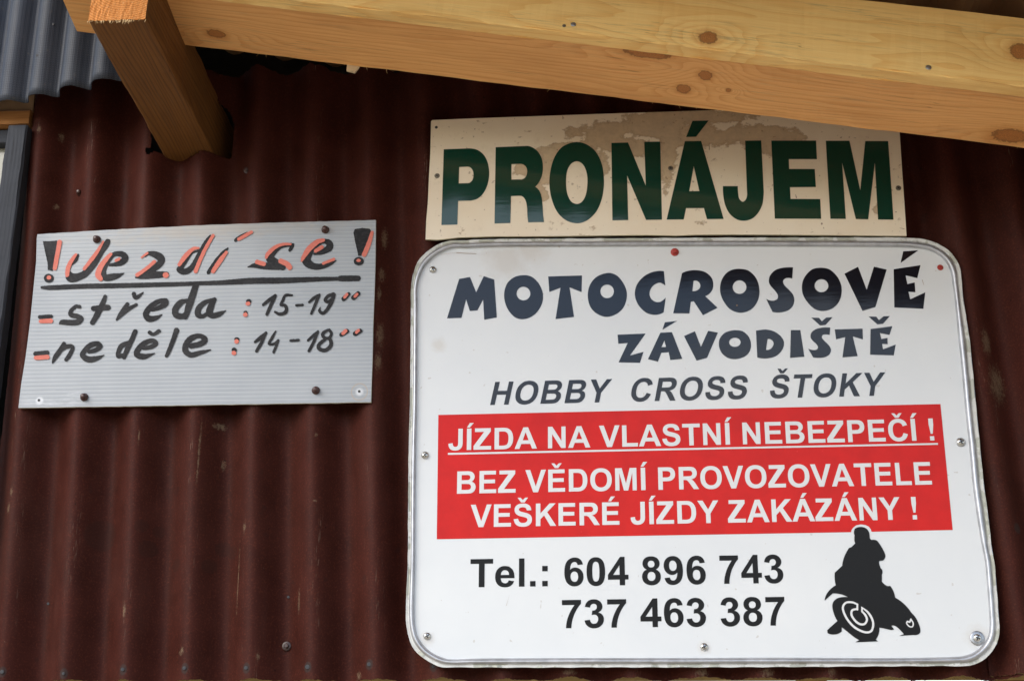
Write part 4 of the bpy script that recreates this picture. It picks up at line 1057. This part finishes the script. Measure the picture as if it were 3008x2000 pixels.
S = [[loop(p1, [(252, 326), (560, 315)]+sm([(640, 316), (720, 335), (800, 395), (855, 490), (880, 610), (878, 720), (850, 840), (790, 950), (715, 1012), (640, 1034)])+[(600, 1037), (452, 1041), (441, 1368), (220, 1374)]), loop(p1, [(467, 572), (570, 567)]+sm([(620, 578), (654, 620), (664, 680), (650, 750), (615, 787)])+[(575, 795), (460, 798)])],
     [loop(p1, [(972, 297), (1370, 281)]+sm([(1460, 290), (1550, 350), (1610, 450), (1628, 580), (1610, 700), (1570, 785)])+[(1520, 845)]+sm([(1570, 890), (1605, 970), (1622, 1100), (1630, 1240)])+[(1643, 1333), (1423, 1338)]+sm([(1412, 1250), (1405, 1120), (1385, 1030), (1345, 980)])+[(1290, 970), (1185, 974), (1176, 1347), (956, 1353)]), loop(p1, [(1191, 532), (1310, 527)]+sm([(1360, 540), (1398, 580), (1408, 640), (1390, 705), (1350, 738)])+[(1310, 743), (1190, 746)])],
     [loop(p1, sm([(2110, 225), (2240, 262), (2359, 360), (2440, 520), (2472, 725), (2462, 920), (2420, 1080), (2350, 1210), (2230, 1315), (2095, 1350), (1950, 1310), (1830, 1200), (1750, 1020), (1716, 800), (1735, 600), (1790, 430), (1880, 305), (1990, 245)])), loop(p1, sm([(2105, 492), (2185, 540), (2235, 660), (2243, 800), (2220, 960), (2165, 1055), (2095, 1083), (2020, 1050), (1965, 940), (1947, 780), (1965, 620), (2020, 525)]))],
     [loop(p2, [(200, 350), (413, 345), (640, 895), (621, 337), (826, 333), (847, 1331), (643, 1334), (402, 768), (415, 1336), (213, 1340)])],
     [loop(p2, [(1140, 328), (1349, 325), (1637, 1322), (1423, 1325), (1384, 1183), (1156, 1184), (1126, 1328), (907, 1330)]), loop(p2, [(1254, 650), (1326, 966), (1196, 968)])],
     [loop(p2, [(1238, 68), (1445, 65), (1284, 272), (1156, 276)])],
     [loop(p2, [(1911, 322), (2118, 319)]+[(2149, 960)]+sm([(2147, 1030), (2130, 1140), (2080, 1240), (2005, 1315), (1900, 1345), (1800, 1325), (1710, 1250), (1655, 1140), (1632, 1020)])+[(1628, 902), (1818, 902)]+sm([(1822, 990), (1838, 1065), (1882, 1102), (1925, 1065)])+[(1936, 980)])],
     [loop(p3, [(310, 206), (931, 206), (943, 463), (553, 463), (558, 598), (913, 600), (928, 849), (569, 851), (577, 1013), (988, 1015), (1001, 1288), (359, 1286)])],
     [loop(p3, [(1065, 208), (1394, 208), (1543, 890), (1612, 213), (1930, 213), (2004, 1301), (1789, 1298), (1745, 515), (1653, 1296), (1481, 1292), (1292, 515), (1343, 1290), (1129, 1288)])]]
letters(grp(S, (5,)), 0, M_green, ps, lambda a, b: yp(a, b)-.0004)
for (px, py, s) in ((1284, 517, 1.0), (1970, 495, .95), (2639, 553, 1.0)):
    put(me_flat, 'screw', P(px, py, yp(px, py)-.0001), ps, scale=s, sub=me_slot2)
put(me_hole, 'screw_hole', P(1281.7, 374.6, yp(0, 374)), ps, scale=1.1)
SCR2 = [('s', [(2337, 572, 1.5), (2339.5, 581, 3)]), ('e', 2414, 657.5, 2.6, 3.2), ('s', [(2083, 420, 1.5), (2083.5, 440, 2.2)]), ('s', [(2643, 670, 1), (2656, 672.5, 1.8)]), ('e', 2632, 623, 2.6, 1.4), ('e', 1637, 440.5, 2.2, 1.8), ('e', 1604, 477.5, 2, 1.6)]

# ------------------------------------------------------------------ handwritten sign
hs = empty('opening_hours_sign', tuple(P(570, 1195, -.006))); tag(hs, 'grey fluted plastic sheet hand painted with riding hours in black and salmon', 'sign')
def yh(a, b): return -.0065-.0015*math.sin((a-60)/1040*math.pi)-.003*max(0, (140-a)/80)*max(0, (1180-b)/500)
YH0 = -.008
L_ = [(110, 688), (108, 700), (106, 770), (98, 850), (88, 950), (75, 1050), (62, 1130), (54, 1198)]
R_e = [(1104, 647), (1103, 760), (1100, 860), (1096, 960), (1094, 1060), (1091, 1140), (1090, 1181)]
def edge_at(E, t_):
    ys = [p[1] for p in E]; y = ys[0]+(ys[-1]-ys[0])*t_; return float(np.interp(y, ys, [p[0] for p in E])), y
NC, NR = 60, 172
V, Fc = [], []
for j in range(NR+1):
    t_ = j/NR; (lx, ly), (rx, ry) = edge_at(L_, t_), edge_at(R_e, t_)
    for i in range(NC+1):
        u = i/NC; a = lx+(rx-lx)*u; b_ = ly+(ry-ly)*u-6*math.sin(u*math.pi)*(1-t_)+ (random.uniform(-.5, .5) if j in (0, NR) else 0)
        V.append((a, b_))
org = Vector(hs['_org'])
Wv = []
for (a, b_) in V:
    q = P(a, b_, yh(a, b_)); ph = ((q.z-org.z)/FLUTE) % 1.0
    q = q+Vector((0, .00035*(1-min(1, abs(ph-.5)*2)**2)-.0003, 0)); Wv.append(q)
for j in range(NR):
    for i in range(NC): k = j*(NC+1)+i; Fc.append((k, k+NC+1, k+NC+2, k+1))
obj('sign_face', Wv, Fc, M_flute, hs, smooth=True)
ring = [i for i in range(NC+1)]+[j*(NC+1)+NC for j in range(1, NR+1)]+[NR*(NC+1)+i for i in range(NC-1, -1, -1)]+[j*(NC+1) for j in range(NR-1, 0, -1)]
E_ = [Wv[i] for i in ring]; nR = len(E_)
obj('edge', E_+[v+Vector((0, .0042, 0)) for v in E_], [(i, (i+1) % nR, nR+(i+1) % nR, nR+i) for i in range(nR)], plain('pale_plastic_edge', (.62, .60, .46), .5), hs)
a_ = ((80, 640), 4.3685); b_ = ((580, 640), 4.3685); c_ = ((80, 810), 4.3685); d_ = ((580, 810), 4.3685)
def yb_(k): return lambda a, b: yh(a, b)-.0008-k
black = [PO(a_, (200, 300), (290, 300), (385, 292), (345, 520), (325, 682), (262, 668), (262, 590)), EL(a_, 277, 775, 64, 58),
  PS(a_, (645, 462), (665, 468), (640, 555), (565, 620), (552, 670), (575, 705), (640, 712), (730, 670), (800, 610), (880, 480), (1000, 290), (1025, 270), (1062, 282), (1055, 345), (980, 455), (890, 610), (780, 740), (680, 800), (570, 828), (520, 810), (490, 755), (550, 690), (560, 600)),
  ST(a_, (1060, 605, 35), (1130, 595, 50), (1200, 580, 65), (1255, 520, 90), (1220, 468, 75), (1120, 465, 60), (1060, 520, 60), (1000, 620, 60), (975, 700, 70), (1000, 765, 85), (1100, 755, 85), (1180, 735, 50), (1245, 708, 8)),
  ST(a_, (1515, 490, 25), (1560, 455, 50), (1650, 475, 90), (1715, 520, 100), (1700, 590, 85), (1600, 670, 65), (1450, 750, 50)), ST(a_, (1390, 765, 20), (1460, 762, 45), (1560, 735, 95), (1700, 728, 85), (1790, 720, 60)),
  ST(a_, (2210, 420, 25), (2120, 450, 20), (2050, 540, 35), (1980, 630, 60), (1955, 665, 80), (2010, 690, 80), (2080, 665, 75), (2140, 590, 60), (2230, 420, 55), (2300, 300, 50), (2350, 235, 35)),
  ST(b_, (390, 392, 22), (330, 450, 50), (230, 570, 55), (140, 700, 50)), ST(b_, (640, 195, 30), (560, 235, 40), (490, 285, 45)),
  ST(b_, (1225, 345, 40), (1210, 380, 45), (1185, 415, 40)), ST(b_, (1200, 345, 50), (1080, 365, 50), (990, 430, 70), (930, 510, 100), (980, 570, 120), (1080, 620, 100), (1095, 650, 50)), ST(b_, (1080, 625, 85), (1000, 620, 95), (850, 618, 85), (740, 610, 65), (645, 632, 10)),
  ST(b_, (1500, 462, 30), (1600, 440, 60), (1690, 385, 90), (1690, 325, 85), (1620, 300, 60), (1540, 340, 60), (1450, 420, 90), (1400, 520, 110), (1415, 580, 110), (1500, 622, 85), (1600, 620, 70), (1700, 590, 50), (1780, 550, 8)),
  PO(b_, (2000, 185), (2020, 145), (2120, 130), (2210, 140), (2228, 165), (2190, 280), (2150, 390), (2100, 490), (2065, 488), (2030, 340)), EL(b_, 2070, 557, 65, 54),
  ST(c_, (185, 150, 32), (300, 152, 58), (700, 135, 62), (1200, 125, 62), (2000, 105, 55), (2184, 97, 50)), ST(d_, (0, 97, 50), (300, 88, 60), (700, 65, 80), (1100, 60, 75), (1500, 45, 60), (1800, 38, 50), (1850, 35, 75), (2060, 32, 72))]
b2 = [ST(c_, (160, 528, 48), (305, 520, 48)),
  ST(c_, (672, 397, 45), (620, 395, 45), (560, 450, 50), (560, 500, 60), (640, 520, 65), (690, 550, 65), (640, 595, 75), (540, 600, 70), (450, 595, 60), (410, 618, 10)),
  ST(c_, (1000, 265, 48), (960, 370, 68), (900, 490, 75), (835, 600, 62)), ST(c_, (850, 420, 68), (1035, 405, 72)),
  ST(c_, (1285, 362, 48), (1230, 450, 65), (1180, 520, 55), (1145, 565, 22)), ST(c_, (1200, 500, 60), (1290, 430, 55), (1400, 370, 38)), ST(c_, (1368, 235, 58), (1385, 280, 48), (1430, 262, 48), (1487, 215, 16)),
  ST(c_, (1600, 440, 38), (1700, 405, 60), (1770, 360, 75), (1775, 315, 55), (1680, 330, 60), (1580, 400, 75), (1520, 490, 75), (1560, 550, 80), (1650, 540, 60), (1725, 500, 16)),
  ST(c_, (2060, 312, 38), (1965, 345, 75), (1900, 430, 80), (1910, 500, 85), (1990, 520, 70), (2040, 480, 60)), ST(c_, (2160, 130, 78), (2110, 280, 88), (2070, 400, 88), (2030, 530, 60)),
  ST(d_, (225, 300, 45), (100, 340, 60), (20, 410, 75), (5, 490, 80), (60, 520, 55), (130, 480, 50)), ST(d_, (220, 300, 50), (170, 400, 85), (155, 470, 90), (190, 512, 70), (280, 490, 65), (365, 445, 8)),
  EL(d_, 658, 328, 34, 30), EL(d_, 617, 474, 28, 26),
  ST(d_, (845, 370, 36), (920, 310, 45), (1000, 250, 33)), ST(d_, (998, 255, 42), (940, 380, 45), (890, 495, 40)),
  ST(d_, (1212, 250, 30), (1130, 250, 34), (1098, 310, 38), (1072, 372, 38), (1120, 378, 40), (1142, 425, 45), (1120, 475, 48), (1050, 490, 42), (998, 465, 34)),
  ST(d_, (1267, 380, 32), (1348, 374, 32)), ST(d_, (1435, 335, 33), (1500, 280, 38), (1565, 240, 28)), ST(d_, (1560, 250, 38), (1510, 370, 40), (1460, 485, 33)),
  ST(d_, (1745, 235, 48), (1675, 262, 45), (1640, 310, 45), (1672, 335, 40), (1730, 290, 32)), ST(d_, (1752, 240, 46), (1720, 340, 48), (1650, 450, 45), (1600, 480, 42), (1565, 445, 38), (1578, 405, 12)),
  ST(d_, (1875, 296, 58), (1935, 238, 58)), ST(d_, (2003, 282, 60), (2062, 228, 60)),
  ST(c_, (105, 1000, 58), (255, 985, 58)),
  ST(c_, (470, 870, 50), (420, 960, 65), (360, 1040, 60), (325, 1115, 22)), ST(c_, (400, 980, 50), (470, 920, 60), (560, 900, 52), (582, 930, 50), (545, 1010, 55), (500, 1075, 50)),
  ST(c_, (790, 975, 45), (880, 950, 60), (935, 905, 60), (900, 868, 60), (810, 890, 70), (740, 955, 65), (710, 1020, 70), (780, 1070, 80), (880, 1060, 65), (990, 1015, 8)),
  ST(c_, (1300, 860, 60), (1210, 900, 65), (1170, 975, 58), (1170, 1030, 60), (1225, 1015, 45)), ST(c_, (1385, 715, 62), (1340, 820, 65), (1280, 950, 65), (1240, 1045, 52)),
  ST(c_, (1490, 930, 45), (1590, 910, 58), (1650, 865, 58), (1600, 830, 58), (1500, 865, 68), (1425, 940, 72), (1410, 1010, 80), (1500, 1035, 70), (1640, 992, 8)), ST(c_, (1570, 728, 52), (1620, 750, 45), (1690, 708, 50)),
  ST(c_, (1915, 700, 68), (1870, 830, 60), (1810, 980, 55), (1785, 1028, 42)),
  ST(c_, (2100, 900, 65), (2230, 870, 75), (2280, 815, 72), (2210, 770, 62), (2105, 800, 75), (2040, 875, 75), (2030, 960, 78), (2100, 1015, 68), (2220, 985, 58), (2355, 950, 16)),
  EL(d_, 506, 816, 33, 30), EL(d_, 471, 951, 34, 30),
  ST(d_, (740, 848, 33), (800, 800, 48), (880, 730, 33)), ST(d_, (872, 740, 35), (820, 860, 45), (757, 965, 40)),
  ST(d_, (1003, 712, 22), (960, 790, 38), (918, 872, 34), (985, 872, 36), (1038, 828, 33)), ST(d_, (1035, 830, 33), (1010, 900, 38), (975, 982, 32)),
  ST(d_, (1197, 832, 36), (1298, 825, 34)), ST(d_, (1420, 828, 33), (1480, 770, 38), (1548, 708, 22)), ST(d_, (1545, 715, 33), (1490, 850, 40), (1430, 965, 36)),
  ST(d_, (1690, 690, 33), (1612, 735, 45), (1622, 790, 42), (1690, 798, 38), (1718, 742, 40), (1690, 692, 36)), ST(d_, (1640, 812, 38), (1562, 880, 48), (1562, 935, 50), (1640, 955, 50), (1710, 895, 50), (1702, 815, 45), (1640, 800, 38)),
  ST(d_, (1845, 758, 50), (1915, 712, 64)), ST(d_, (2025, 742, 62), (2088, 706, 60))]
pink = [ST(a_, (415, 312, 60), (355, 645, 55)), EL(a_, 278, 766, 29, 27), ST(a_, (622, 472, 38), (560, 560, 50), (522, 650, 60), (512, 735, 50)), ST(a_, (975, 305, 26), (900, 430, 45), (820, 540, 50), (730, 655, 42)),
  ST(a_, (1072, 465, 40), (1000, 545, 60), (935, 640, 70), (908, 730, 75), (940, 780, 62)), ST(a_, (1138, 548, 36), (1178, 527, 38)), ST(a_, (1540, 452, 30), (1468, 508, 24)), ST(a_, (1632, 562, 45), (1530, 650, 45), (1410, 733, 50)), EL(a_, 1778, 735, 38, 38),
  ST(a_, (2195, 388, 30), (2125, 400, 45), (2030, 490, 60), (1950, 600, 45)), ST(a_, (2384, 228, 42), (2290, 390, 45), (2210, 560, 50), (2160, 685, 52)),
  ST(b_, (372, 442, 40), (290, 550, 60), (200, 685, 52)), ST(b_, (693, 183, 42), (600, 235, 45), (530, 275, 42)),
  ST(b_, (1195, 338, 28), (1090, 340, 38), (985, 385, 48), (905, 460, 52), (882, 510, 36)), ST(b_, (765, 565, 58), (850, 590, 58)), ST(b_, (1070, 555, 65), (1145, 590, 70), (1180, 632, 72)),
  ST(b_, (1615, 285, 45), (1530, 312, 62), (1430, 400, 72), (1362, 500, 52), (1335, 555, 24)), ST(b_, (1518, 425, 48), (1598, 375, 46)), ST(b_, (1612, 585, 35), (1750, 530, 38)), ST(b_, (2242, 185, 40), (2200, 330, 58), (2140, 472, 58)), EL(b_, 2068, 547, 28, 20),
  ST(c_, (170, 583, 50), (300, 578, 62)), EL(d_, 648, 357, 31, 27), EL(d_, 613, 500, 30, 28), ST(d_, (1890, 275, 38), (1915, 240, 38)), ST(d_, (2022, 265, 36), (2048, 236, 36)),
  ST(c_, (112, 1052, 55), (258, 1042, 58)), EL(d_, 502, 842, 30, 30), EL(d_, 468, 990, 31, 28), ST(d_, (1868, 737, 46), (1900, 706, 48)), ST(d_, (2040, 725, 40), (2065, 700, 40))]
def prim_box(pr, m=3):
    if pr[0] == 'e': return pr[1]-pr[3]-m, pr[2]-pr[4]-m, pr[1]+pr[3]+m, pr[2]+pr[4]+m
    w_ = max(p[2] for p in pr[1])/2 if pr[0] == 's' else 0
    return min(p[0] for p in pr[1])-w_-m, min(p[1] for p in pr[1])-w_-m, max(p[0] for p in pr[1])+w_+m, max(p[1] for p in pr[1])+w_+m
def paint(name, prims, sizes, mat, off, step=1.0, rough=.3, parent=None, yf=None):
    k = 0
    for gi, n_ in enumerate(sizes):
        g_ = prims[k:k+n_]; k += n_
        bb = [prim_box(p) for p in g_]; bb = (min(b[0] for b in bb), min(b[1] for b in bb), max(b[2] for b in bb), max(b[3] for b in bb))
        o_ = off+(gi % 3)*.00007
        field_mesh(name if n_ != -1 else name, g_, bb, step, mat, parent or hs, yf or yb_(o_), rough, gi)
paint('painted_letter', black[:15], [2, 1, 1, 2, 1, 2, 3, 1, 2], M_bpaint, 0)
paint('painted_underline', black[15:], [2], M_bpaint, .00022)
paint('painted_letter', b2, [1, 1, 2, 3, 1, 2, 2, 2, 2, 1, 1, 2, 2, 1, 1, 1, 2, 1, 2, 2, 1, 1, 2, 2, 2, 1, 2, 2, 1, 1], M_bpaint, .0003)
paint('highlight_stroke', pink, [1]*len(pink), M_ppaint, .0006)
for (px, py) in ((285, 704), (956, 676), (248, 1167), (928, 1147)):
    put(me_knob, 'screw', P(px, py, yh(px, py)-.0005), hs, scale=1.0)
for (px, py) in ((114, 1175), (1055, 1149)):
    put(me_hole, 'screw_hole', P(px, py, yh(px, py)-.0006), hs, scale=.9)

paint('scratch', SCR1, [1]*len(SCR1), M_scr, 0, .9, 0, sign, lambda a, b: Z1-.0006)
paint('dirt_speck', SCR2, [1]*len(SCR2), M_scr, 0, .9, 0, ps, lambda a, b: yp(a, b)-.0006)
for o in list(bpy.data.objects):
    if '_org' in o: del o['_org']
